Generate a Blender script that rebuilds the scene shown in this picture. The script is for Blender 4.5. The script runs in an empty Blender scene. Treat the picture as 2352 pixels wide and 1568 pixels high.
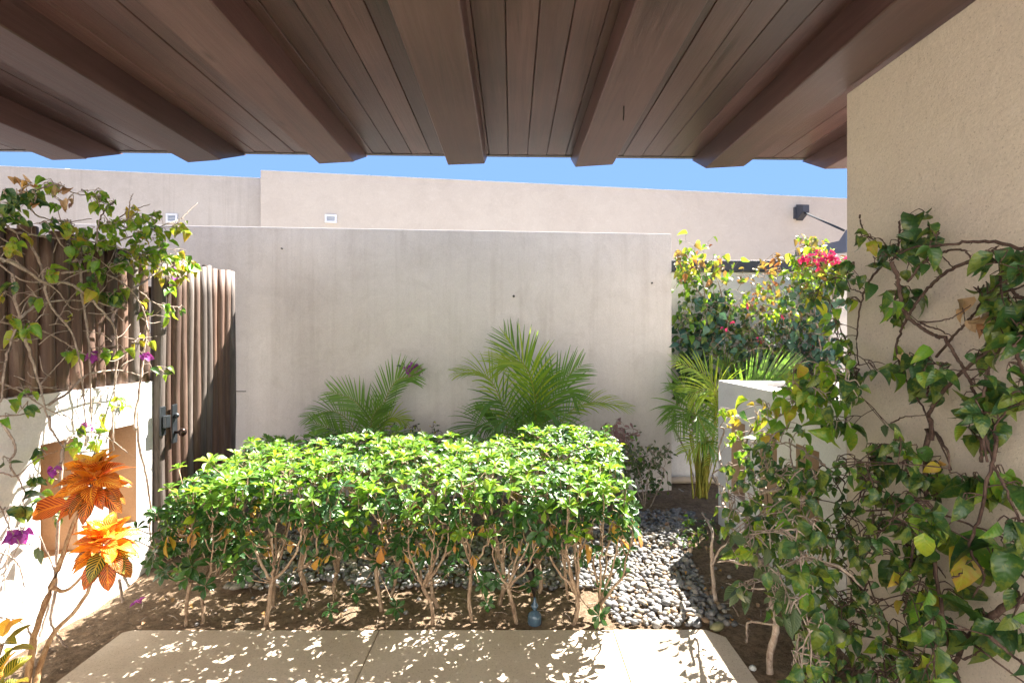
import bpy, math, random
import numpy as np
from mathutils import Vector, Matrix, Euler, noise as mn
R = math.radians
rng = random.Random(7)
SC = bpy.context.scene
COL = SC.collection
# ------------------------------------------------------------------ camera
cam = bpy.data.objects.new('camera', bpy.data.cameras.new('camera'))
COL.objects.link(cam)
cam.location = (0, 0, 1.5)
cam.rotation_euler = (R(90), 0, 0)
cam.data.lens = 18.0; cam.data.sensor_width = 36.0
cam.data.shift_y = -0.0033
cam.data.clip_start = 0.05; cam.data.clip_end = 2000
SC.camera = cam
# ------------------------------------------------------------------ light
SUN_DIR = Vector((0.55, 0.66, 1.0)).normalized()          # towards the sun
SUN_EL = math.asin(SUN_DIR.z); SUN_AZ = math.atan2(SUN_DIR.x, SUN_DIR.y)
W = bpy.data.worlds.new('World'); SC.world = W; W.use_nodes = True
wn = W.node_tree.nodes; wl = W.node_tree.links
bg = wn['Background']
sky = wn.new('ShaderNodeTexSky'); sky.sky_type = 'NISHITA'; sky.sun_disc = False
sky.sun_elevation = SUN_EL; sky.sun_rotation = SUN_AZ
sky.air_density = 0.6; sky.dust_density = 0.0; sky.ozone_density = 5.0
# even out the sky's brightness (same rule in every direction): colour * k * brightness^-0.9
_bw = wn.new('ShaderNodeRGBToBW'); wl.new(sky.outputs[0], _bw.inputs[0])
_pw = wn.new('ShaderNodeMath'); _pw.operation = 'POWER'; _pw.inputs[1].default_value = -0.9; wl.new(_bw.outputs[0], _pw.inputs[0])
_ml = wn.new('ShaderNodeMath'); _ml.operation = 'MULTIPLY'; _ml.inputs[1].default_value = 0.26; wl.new(_pw.outputs[0], _ml.inputs[0])
_vm = wn.new('ShaderNodeVectorMath'); _vm.operation = 'SCALE'; wl.new(sky.outputs[0], _vm.inputs[0]); wl.new(_ml.outputs[0], _vm.inputs['Scale'])
wl.new(_vm.outputs[0], bg.inputs['Color'])
bg.inputs['Strength'].default_value = 0.15
sun = bpy.data.objects.new('sun', bpy.data.lights.new('sun', 'SUN'))
COL.objects.link(sun)
sun.data.energy = 2.4; sun.data.angle = R(0.53); sun.data.color = (1.0, 0.94, 0.86)
sun.rotation_euler = SUN_DIR.to_track_quat('Z', 'Y').to_euler()
SC.view_settings.view_transform = 'Standard'; SC.view_settings.look = 'None'
SC.view_settings.exposure = 3.80; SC.view_settings.gamma = 1.0
SC.view_settings.use_curve_mapping = False
SC.view_settings.use_white_balance = True; SC.view_settings.white_balance_temperature = 6600; SC.view_settings.white_balance_tint = 10
SC.cycles.max_bounces = 8; SC.cycles.diffuse_bounces = 5
SC.cycles.sample_clamp_indirect = 6

# ------------------------------------------------------------------ helpers
F, CX, CY, HZ = 1176.0, 1176.0, 776.0, 1.5
def at(px, py, d): return Vector(((px-CX)/F*d, d, HZ-(py-CY)/F*d))
def atX(px, py, X): return at(px, py, F*X/(px-CX))
def atZ(px, py, z): return at(px, py, (HZ-z)*F/(py-CY))

class MB:
    """collects geometry for ONE mesh"""
    def __init__(s): s.v = []; s.f = []; s.uv = []; s.r = []; s.m = []
    def add(s, v, f, uv=None, r=0.0, m=0):
        o = len(s.v); s.v += [tuple(p) for p in v]
        for k, q in enumerate(f):
            s.f.append([i+o for i in q])
            s.uv += [uv[i] for i in q] if uv else [(0.0, 0.0)]*len(q)
            s.r.append(r); s.m.append(m)
        return s
    def box(s, x0, x1, y0, y1, z0, z1, m=0, r=0.0):
        v = [(x0,y0,z0),(x1,y0,z0),(x1,y1,z0),(x0,y1,z0),(x0,y0,z1),(x1,y0,z1),(x1,y1,z1),(x0,y1,z1)]
        return s.add(v, [(0,3,2,1),(4,5,6,7),(0,1,5,4),(1,2,6,5),(2,3,7,6),(3,0,4,7)], None, r, m)
    def tube(s, pts, rad, n=6, m=0, r=0.0, cap=True, wob=0.0):
        pts = [Vector(p) for p in pts]; N = len(pts)
        if not hasattr(rad, '__len__'): rad = [rad]*N
        v = []; uv = []; up = Vector((0.13, 0.31, 0.94)); L = 0
        for i, p in enumerate(pts):
            t = (pts[min(i+1, N-1)]-pts[max(i-1, 0)])
            if t.length < 1e-9: t = Vector((0, 0, 1))
            t.normalize()
            a = t.cross(up)
            if a.length < 0.05: a = t.cross(Vector((1, 0, 0)))
            a.normalize(); b = t.cross(a); up = b.cross(t) if False else up
            if i: L += (p-pts[i-1]).length
            for k in range(n):
                th = 2*math.pi*k/n
                rr = rad[i]*(1+wob*(rng.random()-.5))
                v.append(p+(a*math.cos(th)+b*math.sin(th))*rr); uv.append((k/n, L))
        f = [(i*n+k, i*n+(k+1) % n, (i+1)*n+(k+1) % n, (i+1)*n+k) for i in range(N-1) for k in range(n)]
        if cap: f += [tuple(range(n))[::-1], tuple((N-1)*n+k for k in range(n))]
        return s.add(v, f, uv, r, m)
    def lathe(s, c, prof, n=14, m=0):
        c = Vector(c); v = []
        for (rr, z) in prof:
            v += [c+Vector((rr*math.cos(2*math.pi*k/n), rr*math.sin(2*math.pi*k/n), z)) for k in range(n)]
        f = [(i*n+k, i*n+(k+1) % n, (i+1)*n+(k+1) % n, (i+1)*n+k) for i in range(len(prof)-1) for k in range(n)]
        f += [tuple(range(n))[::-1], tuple((len(prof)-1)*n+k for k in range(n))]
        return s.add(v, f, None, 0, m)
    def mesh(s, name, mats, smooth=False, off=None):
        me = bpy.data.meshes.new(name)
        v = s.v
        if off is not None:
            ox, oy, oz = off; v = [(x-ox, y-oy, z-oz) for x, y, z in v]
        me.from_pydata(v, [], s.f)
        u = me.uv_layers.new(name='UVMap'); u.data.foreach_set('uv', np.array(s.uv, 'f').ravel())
        a = me.attributes.new('rnd', 'FLOAT', 'FACE'); a.data.foreach_set('value', np.array(s.r, 'f'))
        for mt in (mats if isinstance(mats, (list, tuple)) else [mats]): me.materials.append(mt)
        me.polygons.foreach_set('material_index', s.m)
        if smooth: me.polygons.foreach_set('use_smooth', [True]*len(s.f))
        me.update()
        return me
    def obj(s, name, mats, parent=None, smooth=False, bevel=0):
        off = parent.location if parent else None
        o = bpy.data.objects.new(name, s.mesh(name, mats, smooth, off))
        COL.objects.link(o)
        if parent: o.parent = parent
        if bevel:
            b = o.modifiers.new('bevel', 'BEVEL'); b.width = bevel; b.segments = 2; b.limit_method = 'ANGLE'
            b.angle_limit = R(50)
        return o

def tag(o, label=None, cat=None, group=None, kind=None):
    if label: o['label'] = label
    if cat: o['category'] = cat
    if group: o['group'] = group
    if kind: o['kind'] = kind
    return o
def empty(name, loc, label=None, cat=None, group=None, kind=None):
    o = bpy.data.objects.new(name, None); COL.objects.link(o); o.location = loc
    o.empty_display_size = .1
    return tag(o, label, cat, group, kind)
def inst(name, me, parent, M):
    o = bpy.data.objects.new(name, me); COL.objects.link(o); o.parent = parent
    o.matrix_local = Matrix.Translation(-parent.location) @ M
    return o
def smooth_pts(P, seg=4, jit=0.0):
    P = [Vector(p) for p in P]
    if len(P) < 3 and jit == 0: return P
    Q = [P[0]+(P[0]-P[1])] + P + [P[-1]+(P[-1]-P[-2])]
    out = []
    for i in range(1, len(Q)-2):
        a, b, c, d = Q[i-1:i+3]
        for k in range(seg):
            t = k/seg
            p = 0.5*((2*b)+(c-a)*t+(2*a-5*b+4*c-d)*t*t+(3*b-a-3*c+d)*t**3)
            if jit: p = p+Vector((rng.gauss(0, jit), rng.gauss(0, jit), rng.gauss(0, jit)))
            out.append(p)
    out.append(P[-1]); return out

# ------------------------------------------------------------------ materials
class NT:
    def __init__(s, name):
        s.mat = bpy.data.materials.new(name); s.mat.use_nodes = True
        s.t = s.mat.node_tree; s.n = s.t.nodes; s.l = s.t.links
        s.bsdf = s.n['Principled BSDF']; s.out = s.n['Material Output']
    def new(s, typ, **kw):
        n = s.n.new(typ)
        for k, v in kw.items():
            if hasattr(n, k): setattr(n, k, v)
            else: n.inputs[k].default_value = v
        return n
    def link(s, a, b): s.l.new(a, b)
    def noise(s, scale, detail=4, rough=.55, vec=None, dist=0.0):
        n = s.n.new('ShaderNodeTexNoise'); n.inputs['Scale'].default_value = scale
        n.inputs['Detail'].default_value = detail; n.inputs['Roughness'].default_value = rough
        n.inputs['Distortion'].default_value = dist
        if vec: s.link(vec, n.inputs['Vector'])
        return n.outputs['Fac']
    def ramp(s, fac, stops, interp='LINEAR'):
        n = s.n.new('ShaderNodeValToRGB'); cr = n.color_ramp; cr.interpolation = interp
        while len(cr.elements) > 1: cr.elements.remove(cr.elements[-1])
        cr.elements[0].position = stops[0][0]; cr.elements[0].color = (*stops[0][1], 1)
        for p, c in stops[1:]:
            e = cr.elements.new(p); e.color = (*c, 1)
        s.link(fac, n.inputs[0]); return n.outputs[0]
    def math(s, op, a, b=None, c=None, clamp=False):
        n = s.n.new('ShaderNodeMath'); n.operation = op; n.use_clamp = clamp
        for i, x in enumerate((a, b, c)):
            if x is None: continue
            if isinstance(x, (int, float)): n.inputs[i].default_value = x
            else: s.link(x, n.inputs[i])
        return n.outputs[0]
    def mix(s, fac, a, b, blend='MIX'):
        n = s.n.new('ShaderNodeMix'); n.data_type = 'RGBA'; n.blend_type = blend
        for sock, x in ((n.inputs[0], fac), (n.inputs[6], a), (n.inputs[7], b)):
            if isinstance(x, (int, float)): sock.default_value = x
            elif isinstance(x, tuple): sock.default_value = (*x, 1) if len(x) == 3 else x
            else: s.link(x, sock)
        return n.outputs[2]
    def pos(s): return s.n.new('ShaderNodeNewGeometry').outputs['Position']
    def obj(s): return s.n.new('ShaderNodeTexCoord').outputs['Object']
    def scaled(s, vec, sc):
        n = s.n.new('ShaderNodeMapping'); n.inputs['Scale'].default_value = sc; s.link(vec, n.inputs['Vector'])
        return n.outputs[0]
    def objrnd(s): return s.n.new('ShaderNodeObjectInfo').outputs['Random']
    def attr(s, name): 
        n = s.n.new('ShaderNodeAttribute'); n.attribute_name = name; return n.outputs['Fac']
    def rnd(s): return s.math('FRACT', s.math('ADD', s.objrnd(), s.attr('rnd')))
    def uvxy(s):
        n = s.n.new('ShaderNodeSeparateXYZ'); s.link(s.n.new('ShaderNodeTexCoord').outputs['UV'], n.inputs[0])
        return n.outputs[0], n.outputs[1]
    def bump(s, h, strength=.4, dist=.01, prev=None):
        n = s.n.new('ShaderNodeBump'); n.inputs['Strength'].default_value = strength
        n.inputs['Distance'].default_value = dist; s.link(h, n.inputs['Height'])
        if prev: s.link(prev, n.inputs['Normal'])
        return n.outputs[0]
    def fin(s, color=None, rough=.7, normal=None, metal=0.0, spec=None, trans=None):
        b = s.bsdf
        if isinstance(color, tuple): b.inputs['Base Color'].default_value = (*color, 1)
        elif color is not None: s.link(color, b.inputs['Base Color'])
        if isinstance(rough, (int, float)): b.inputs['Roughness'].default_value = rough
        else: s.link(rough, b.inputs['Roughness'])
        b.inputs['Metallic'].default_value = metal
        if spec is not None: b.inputs['Specular IOR Level'].default_value = spec
        if normal: s.link(normal, b.inputs['Normal'])
        if trans:
            tcol, amt = trans
            t = s.n.new('ShaderNodeBsdfTranslucent')
            if isinstance(tcol, tuple): t.inputs[0].default_value = (*tcol, 1)
            else: s.link(tcol, t.inputs[0])
            if normal: s.link(normal, t.inputs['Normal'])
            m = s.n.new('ShaderNodeMixShader'); m.inputs[0].default_value = amt
            s.link(b.outputs[0], m.inputs[1]); s.link(t.outputs[0], m.inputs[2])
            s.link(m.outputs[0], s.out.inputs[0])
        return s.mat

def m_stucco(name, c1, c2, speck=0.0, streak=0.0, bumpd=.004, bs=.5, stain=(.36,.31,.26)):
    t = NT(name); p = t.pos()
    big = t.noise(.8, 5, .6, p); mid = t.noise(4.5, 6, .7, p, .6)
    f = t.math('ADD', t.math('MULTIPLY', big, .6), t.math('MULTIPLY', mid, .45))
    c = t.ramp(f, [(.36, c1), (.66, c2)])
    blot = t.ramp(t.noise(2.3, 8, .75, p, 1.5), [(.50, (0,0,0)), (.74, (1,1,1))])
    c = t.mix(t.math('MULTIPLY', blot, .26), c, stain)
    lite = t.ramp(t.noise(3.1, 7, .8, t.scaled(p, (1, 1, 1.7)), 2.0), [(.54, (0,0,0)), (.70, (1,1,1))])
    c = t.mix(t.math('MULTIPLY', lite, .16), c, (.85,.82,.78))
    if streak:
        st = t.ramp(t.noise(1.0, 5, .7, t.scaled(p, (9, 9, .35))), [(.5, (0,0,0)), (.72, (1,1,1))])
        c = t.mix(t.math('MULTIPLY', st, streak), c, stain)
    fine = t.noise(95, 4, .75, p)
    c = t.mix(.22, c, t.ramp(fine, [(.3, (.2,.2,.2)), (.7, (1,1,1))]), 'MULTIPLY')
    if speck:
        sp = t.ramp(t.noise(130, 1, .5, p), [(.66, (0,0,0)), (.72, (1,1,1))])
        c = t.mix(t.math('MULTIPLY', sp, speck), c, (.16,.12,.09))
    h = t.math('ADD', t.noise(85, 5, .75, p), t.math('MULTIPLY', t.noise(11, 5, .65, p, .8), 2.2))
    return t.fin(c, .92, t.bump(h, bs, bumpd), spec=.2)
M = {}
M['wall_right'] = m_stucco('house_stucco', (.64,.55,.455), (.70,.61,.51), speck=.35)
M['wall_back'] = m_stucco('back_stucco', (.63,.59,.545), (.73,.69,.645), streak=.22)
M['wall_white'] = m_stucco('white_stucco', (.76,.745,.72), (.82,.81,.79), bs=.3)
M['wall_far'] = m_stucco('far_stucco', (.53,.475,.41), (.58,.53,.46), bs=.2)
M['wall_far2'] = m_stucco('far_stucco_streaked', (.49,.45,.395), (.57,.53,.47), streak=.45, bs=.2)

def m_wood(name, cols, axis, rough=.42, gs=1.0, knots=True):
    t = NT(name); p = t.pos()
    sc = {'y': (26*gs, 1.1*gs, 26*gs), 'z': (26*gs, 26*gs, 1.4*gs)}[axis]
    r = t.objrnd()
    off = t.n.new('ShaderNodeCombineXYZ'); t.link(t.math('MULTIPLY', r, 37.), off.inputs[0]); t.link(t.math('MULTIPLY', r, 91.), off.inputs[1]); t.link(t.math('MULTIPLY', r, 53.), off.inputs[2])
    va = t.n.new('ShaderNodeVectorMath'); va.operation = 'ADD'; t.link(p, va.inputs[0]); t.link(off.outputs[0], va.inputs[1])
    q = va.outputs[0]
    g = t.noise(1.0, 7, .72, t.scaled(q, sc), 1.6)
    lowf = t.noise(1.6, 3, .5, q)
    f = t.math('ADD', t.math('MULTIPLY', g, .62), t.math('MULTIPLY', lowf, .38))
    c = t.ramp(f, [(.32, cols[0]), (.5, cols[1]), (.68, cols[2])])
    hv = t.math('ADD', .66, t.math('MULTIPLY', r, .62))
    cc = t.n.new('ShaderNodeCombineXYZ'); [t.link(hv, cc.inputs[i]) for i in range(3)]
    c = t.mix(1.0, c, cc.outputs[0], 'MULTIPLY')
    if knots:
        v = t.n.new('ShaderNodeTexVoronoi'); v.inputs['Scale'].default_value = 1.0
        t.link(t.scaled(q, (5, 1.6, 5) if axis == 'y' else (5, 5, 1.6)), v.inputs['Vector'])
        k = t.ramp(v.outputs['Distance'], [(.03, (1,1,1)), (.10, (0,0,0))])
        c = t.mix(t.math('MULTIPLY', k, .55), c, tuple(x*.35 for x in cols[0]))
    rr = t.math('ADD', rough-.08, t.math('MULTIPLY', g, .22))
    return t.fin(c, rr, t.bump(g, .45, .006), spec=.6)
M['ceil'] = m_wood('stained_ceiling_wood', [(.036,.016,.014), (.088,.042,.038), (.142,.074,.070)], 'y', rough=.34)
M['beam'] = m_wood('stained_beam_wood', [(.044,.020,.018), (.094,.047,.043), (.142,.078,.073)], 'y', rough=.38, gs=.7)
M['pole'] = m_wood('weathered_pole', [(.036,.020,.014), (.115,.062,.040), (.24,.17,.13)], 'z', rough=.6, gs=1.2)
M['pole_grey'] = m_wood('grey_pole', [(.045,.036,.030), (.105,.082,.068), (.20,.18,.17)], 'z', rough=.65, gs=1.2)

def m_plain(name, c, rough=.5, metal=0.0, var=.12, bs=.1, nscale=30):
    t = NT(name); p = t.pos()
    n = t.noise(nscale, 5, .6, p)
    col = t.mix(n, tuple(x*(1-var*2) for x in c), tuple(min(1, x*(1+var)) for x in c))
    return t.fin(col, t.math('ADD', rough-.1, t.math('MULTIPLY', n, .2)), t.bump(n, bs, .003), metal=metal)
M['black_metal'] = m_plain('blackened_iron', (.055,.065,.075), .42, .7)
M['knob'] = m_plain('bronze_knob', (.06,.038,.032), .3, .8)
M['dark_steel'] = m_plain('painted_dark_steel', (.055,.06,.075), .5)
M['blue_steel'] = m_plain('slate_blue_steel', (.085,.11,.16), .45)
M['flash'] = m_plain('roof_flashing', (.10,.09,.085), .4, .3)
M['pipe'] = m_plain('pale_pipe', (.58,.48,.37), .45, nscale=9, var=.16)
M['vent'] = m_plain('vent_white', (.72,.75,.78), .5)
M['vent_dark'] = m_plain('vent_slot', (.16,.24,.36), .6)
M['slat'] = m_plain('painted_slat', (.70,.67,.62), .7, nscale=14, var=.2)
M['glaze'] = m_plain('blue_grey_enamel', (.07,.12,.17), .18, .1, nscale=12)
M['rust'] = m_plain('dark_hook', (.02,.015,.012), .5, .6)
t = NT('rod_paint'); M['rod'] = t.fin((.05,.055,.06), .95, spec=.05)
M['bolt'] = m_plain('bolt', (.05,.045,.04), .6)

t = NT('cast_concrete'); p = t.pos()
n1 = t.noise(1.6, 6, .65, p, .5); n2 = t.noise(60, 4, .7, p)
c = t.ramp(n1, [(.3, (.48,.40,.31)), (.5, (.56,.48,.38)), (.7, (.63,.55,.45))])
sp = t.ramp(t.noise(105, 3, .75, p), [(.57, (0,0,0)), (.66, (1,1,1))])
c = t.mix(t.math('MULTIPLY', sp, .62), c, (.17,.125,.09))
sp2 = t.ramp(t.noise(130, 2, .6, t.scaled(p, (1.1,.9,1))), [(.60, (0,0,0)), (.68, (1,1,1))])
c = t.mix(t.math('MULTIPLY', sp2, .5), c, (.70,.62,.52))
c = t.mix(t.math('MULTIPLY', t.ramp(n2, [(.3,(1,1,1)),(.6,(0,0,0))]), .2), c, (.26,.21,.16))
M['slab'] = t.fin(c, .85, t.bump(t.math('ADD', n2, t.math('MULTIPLY', sp, -.5)), .35, .002), spec=.25)

t = NT('dry_soil'); p = t.pos()
n1 = t.noise(2.2, 7, .7, p, .6); n2 = t.noise(30, 8, .82, p); n3 = t.noise(75, 3, .7, p)
c = t.ramp(n1, [(.3, (.21,.145,.095)), (.5, (.31,.222,.147)), (.72, (.42,.32,.225))])
c = t.mix(.85, c, t.ramp(n2, [(.34, (.28,.25,.22)), (.52, (.95,.95,.95)), (.66, (1.4,1.35,1.25))]), 'MULTIPLY')
sp = t.ramp(n3, [(.64, (0,0,0)), (.7, (1,1,1))]); c = t.mix(t.math('MULTIPLY', sp, .5), c, (.5,.42,.32))
M['soil'] = t.fin(c, .95, t.bump(t.math('ADD', n2, t.math('MULTIPLY', n3, .5)), 1.0, .045), spec=.15)

t = NT('river_pebble'); r = t.rnd(); p = t.pos()
c = t.ramp(r, [(0, (.17,.18,.20)), (.18, (.30,.31,.33)), (.34, (.33,.33,.33)), (.48, (.31,.27,.22)), (.58, (.20,.21,.23)), (.70, (.40,.38,.34)), (.80, (.30,.30,.31)), (.88, (.38,.27,.18)), (.93, (.47,.45,.42)), (1, (.20,.21,.24))], 'CONSTANT')
nz = t.noise(55, 5, .7, p); c = t.mix(1.0, c, t.ramp(nz, [(.3, (.50,.49,.47)), (.7, (.86,.82,.77))]), 'MULTIPLY')
M['pebble'] = t.fin(c, .62, t.bump(nz, .25, .003))

def m_bark(name, a, b, c3):
    t = NT(name); p = t.pos()
    n = t.noise(60, 6, .7, t.scaled(p, (1, 1, .45)), .7); m2 = t.noise(7, 3, .5, p)
    c = t.ramp(t.math('ADD', t.math('MULTIPLY', n, .65), t.math('MULTIPLY', m2, .35)), [(.36, a), (.5, b), (.66, c3)])
    return t.fin(c, .8, t.bump(n, .7, .004), spec=.25)
M['bark_hedge'] = m_bark('hedge_bark', (.13,.085,.055), (.30,.215,.145), (.46,.36,.26))
M['bark_vine'] = m_bark('vine_bark_pale', (.14,.10,.08), (.34,.27,.22), (.52,.45,.38))
M['bark_dark'] = m_bark('vine_bark_dark', (.035,.02,.016), (.085,.052,.042), (.17,.12,.095))
M['bark_croton'] = m_bark('croton_bark', (.18,.09,.045), (.38,.24,.13), (.55,.42,.28))

def m_leaf(name, cols, vein=(.3,.4,.12), veinamt=.22, rough=.42, tr=.3, nveins=7., trboost=2.0, patch=None, patchamt=.6, spec=.5, bsn=.5):
    """cols: ramp stops over the leaf's own random number"""
    t = NT(name); u, v = t.uvxy(); r = t.rnd()
    c = t.ramp(r, cols)
    au = t.math('ABSOLUTE', t.math('SUBTRACT', u, .5))
    mid = t.math('LESS_THAN', au, .035)
    sv = t.math('FRACT', t.math('MULTIPLY', t.math('SUBTRACT', v, t.math('MULTIPLY', au, .55)), nveins))
    side = t.math('LESS_THAN', t.math('ABSOLUTE', t.math('SUBTRACT', sv, .5)), .07)
    vm = t.math('MAXIMUM', mid, t.math('MULTIPLY', side, .6))
    c2 = c
    if patch:
        pn = t.noise(4.0, 3, .6, t.pos() if False else t.obj(), .5)
        n4 = t.noise(45, 3, .6, t.pos())
        pm = t.ramp(t.math('ADD', t.math('ADD', n4, t.math('MULTIPLY', v, .18)), t.math('MULTIPLY', t.math('FRACT', t.math('MULTIPLY', r, 7.31)), .22)), [(.66, (0,0,0)), (.80, (1,1,1))])
        c2 = t.mix(t.math('MULTIPLY', pm, patchamt), c, patch)
    c3 = t.mix(t.math('MULTIPLY', vm, veinamt), c2, vein)
    hgt = t.math('SUBTRACT', t.math('ABSOLUTE', t.math('SUBTRACT', sv, .5)), t.math('MULTIPLY', mid, .6))
    nb = t.bump(hgt, bsn, .003)
    tc = t.mix(1.0, c3, (trboost, trboost*.95, trboost*.55), 'MULTIPLY')
    return t.fin(c3, rough, nb, spec=spec, trans=(tc, tr))
def stops(*cs):
    n = len(cs); return [(i/max(1, n-1), c) for i, c in enumerate(cs)]
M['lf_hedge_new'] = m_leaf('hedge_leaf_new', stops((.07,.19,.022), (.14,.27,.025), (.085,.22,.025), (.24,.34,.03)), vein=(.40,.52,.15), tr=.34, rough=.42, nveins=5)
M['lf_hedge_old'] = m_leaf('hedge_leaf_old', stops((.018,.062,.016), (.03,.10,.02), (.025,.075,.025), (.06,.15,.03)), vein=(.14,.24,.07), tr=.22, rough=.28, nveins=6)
M['lf_hedge_dry'] = m_leaf('hedge_leaf_dry', stops((.45,.20,.05), (.42,.30,.03), (.38,.17,.09)), vein=(.5,.35,.15), tr=.3, rough=.5)
M['lf_vine_dark'] = m_leaf('vine_leaf_dark', stops((.02,.06,.017), (.035,.10,.02), (.022,.07,.028), (.05,.13,.022)), vein=(.10,.19,.05), tr=.22, patch=(.30,.32,.03), patchamt=.35, rough=.34, bsn=.45)
M['lf_vine_mid'] = m_leaf('vine_leaf_mid', stops((.08,.20,.02), (.13,.28,.025), (.10,.24,.03), (.19,.32,.025)), vein=(.22,.34,.07), tr=.34, patch=(.50,.42,.03), patchamt=.3, rough=.38, bsn=.45)
M['lf_vine_yel'] = m_leaf('vine_leaf_yellow', stops((.22,.32,.03), (.36,.38,.03), (.18,.30,.03), (.46,.36,.03)), vein=(.5,.5,.12), tr=.36, patch=(.45,.20,.06), patchamt=.5, rough=.45)
M['lf_dry'] = m_leaf('dry_leaf', stops((.42,.27,.14), (.50,.38,.26), (.33,.17,.09), (.50,.30,.08)), vein=(.3,.17,.09), tr=.25, rough=.75)
M['lf_teal'] = m_leaf('blue_green_leaf', stops((.03,.085,.065), (.05,.13,.08), (.07,.16,.11), (.04,.10,.05)), vein=(.12,.22,.15), tr=.18, rough=.5)
M['lf_tip'] = m_leaf('bronze_tip_leaf', stops((.28,.09,.04), (.24,.20,.04), (.30,.14,.07), (.15,.24,.05)), vein=(.5,.3,.1), tr=.35, rough=.4)
M['lf_purple'] = m_leaf('dusky_purple_leaf', stops((.24,.13,.16), (.30,.19,.20), (.18,.10,.12)), vein=(.3,.2,.2), tr=.25, rough=.5)
M['lf_grey'] = m_leaf('grey_green_leaf', stops((.05,.085,.04), (.08,.13,.05), (.10,.13,.07)), vein=(.2,.24,.12), tr=.2, rough=.5)
M['petal'] = m_leaf('magenta_bract', stops((.62,.02,.16), (.75,.04,.22), (.55,.02,.10)), vein=(.8,.2,.3), tr=.4, rough=.6, trboost=1.1)
M['petal_purple'] = m_leaf('purple_bract', stops((.36,.05,.40), (.28,.04,.36), (.42,.10,.42)), vein=(.5,.2,.5), tr=.4, rough=.6, trboost=1.1)
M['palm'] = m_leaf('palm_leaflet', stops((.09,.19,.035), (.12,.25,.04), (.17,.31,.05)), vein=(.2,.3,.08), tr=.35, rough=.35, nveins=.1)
M['palm_lit'] = m_leaf('palm_leaflet_lit', stops((.22,.33,.03), (.32,.40,.04), (.16,.30,.03)), vein=(.4,.45,.1), tr=.38, rough=.35, nveins=.1)  # yellower copy of the palm leaflet, sunlight painted into its colour
M['palm_stem'] = m_bark('palm_stem', (.14,.16,.03), (.30,.30,.05), (.40,.26,.06))

def m_croton(name, base, warm, vein):
    t = NT(name); u, v = t.uvxy(); r = t.rnd()
    au = t.math('ABSOLUTE', t.math('SUBTRACT', u, .5))
    mid = t.math('SUBTRACT', 1., t.math('DIVIDE', au, .07), clamp=True)
    wob = t.math('MULTIPLY', t.noise(22, 3, .6, t.pos()), .12)
    sv = t.math('FRACT', t.math('ADD', t.math('MULTIPLY', t.math('SUBTRACT', v, t.math('MULTIPLY', au, .7)), 10.), wob))
    side = t.math('SUBTRACT', 1., t.math('DIVIDE', t.math('ABSOLUTE', t.math('SUBTRACT', sv, .5)), .30), clamp=True)
    vm = t.math('MAXIMUM', mid, side)
    blot = t.math('ADD', t.noise(38, 4, .65, t.pos()), t.math('MULTIPLY', t.math('SUBTRACT', r, .5), .5))
    b = t.mix(t.ramp(blot, [(.42, (0,0,0)), (.60, (1,1,1))]), base, warm)
    c = t.mix(vm, b, vein)
    tc = t.mix(1.0, c, (1.7, 1.4, .9), 'MULTIPLY')
    return t.fin(c, .33, t.bump(vm, .4, .003), trans=(tc, .3))
M['croton_orange'] = m_croton('croton_leaf_orange', (.30,.035,.012), (.85,.27,.015), (.90,.48,.05))
M['croton_yellow'] = m_croton('croton_leaf_yellow', (.62,.14,.015), (.90,.50,.04), (.92,.68,.14))
M['croton_red'] = m_croton('croton_leaf_red', (.05,.035,.012), (.36,.05,.02), (.75,.28,.04))
M['croton_green'] = m_croton('croton_leaf_green', (.02,.05,.01), (.06,.11,.015), (.60,.50,.07))

# ------------------------------------------------------------------ leaf meshes
def leaf_geo(mb, M4, L=1.0, w=.36, tip=.35, fold=.25, curl=.4, nl=4, r=0.0, wav=0.0, prof='ovate'):
    """a folded, curling leaf: length L along +Y, half-width w*L"""
    v = []; uv = []
    for i in range(nl+1):
        s = i/nl
        if prof == 'ovate': ww = math.sin(math.pi*min(1, s**.72))**.8*(1-.25*s) if 0 < s < 1 else 0
        elif prof == 'obovate': ww = math.sin(math.pi*s**1.55)**.85 if 0 < s < 1 else 0
        else: ww = math.sin(math.pi*s**.85)**.7 if 0 < s < 1 else 0
        if i == 0: ww = .05
        if i == nl: ww = .04
        ang = curl*s; y = math.sin(ang)/curl*L if curl else s*L; z = -(1-math.cos(ang))/curl*L if curl else 0
        hw = ww*w*L
        wv = wav*L*math.sin(i*2.3+r*9)
        v += [(-hw, y, z+hw*fold*1.6+wv), (0, y, z), (hw, y, z+hw*fold*1.6-wv)]
        uv += [(0, s), (.5, s), (1, s)]
    f = []
    for i in range(nl):
        a = i*3; f += [(a, a+1, a+4, a+3), (a+1, a+2, a+5, a+4)]
    v = [M4 @ Vector(p) for p in v]
    mb.add(v, f, uv, r)
LM = {}
I4 = Matrix.Identity(4)
def leaf_mesh(key, mat, **kw):
    LM[key] = []
    for k in range(5):
        mb = MB(); a = dict(kw)
        a['fold'] = a.get('fold', .3)*(.4+1.2*rng.random()); a['curl'] = a.get('curl', .6)*(.3+1.4*rng.random())+.05
        a['w'] = a.get('w', .36)*(.85+.3*rng.random())
        leaf_geo(mb, I4, 1.0, r=0.0, wav=a.pop('wav', 0)*(rng.random()-.3), **{q: z for q, z in a.items()})
        LM[key].append(mb.mesh('leaf_'+key, mat, True))
for key in ('vine_dark', 'vine_mid', 'vine_yel'): leaf_mesh(key, M['lf_'+key], w=.32, fold=.55, curl=1.1, nl=5, wav=.06)
leaf_mesh('dry', M['lf_dry'], w=.33, fold=1.0, curl=1.6, nl=5, wav=.07)
leaf_mesh('teal', M['lf_teal'], w=.42, fold=.2, curl=.5)
leaf_mesh('tip', M['lf_tip'], w=.28, fold=.4, curl=.4)
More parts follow.
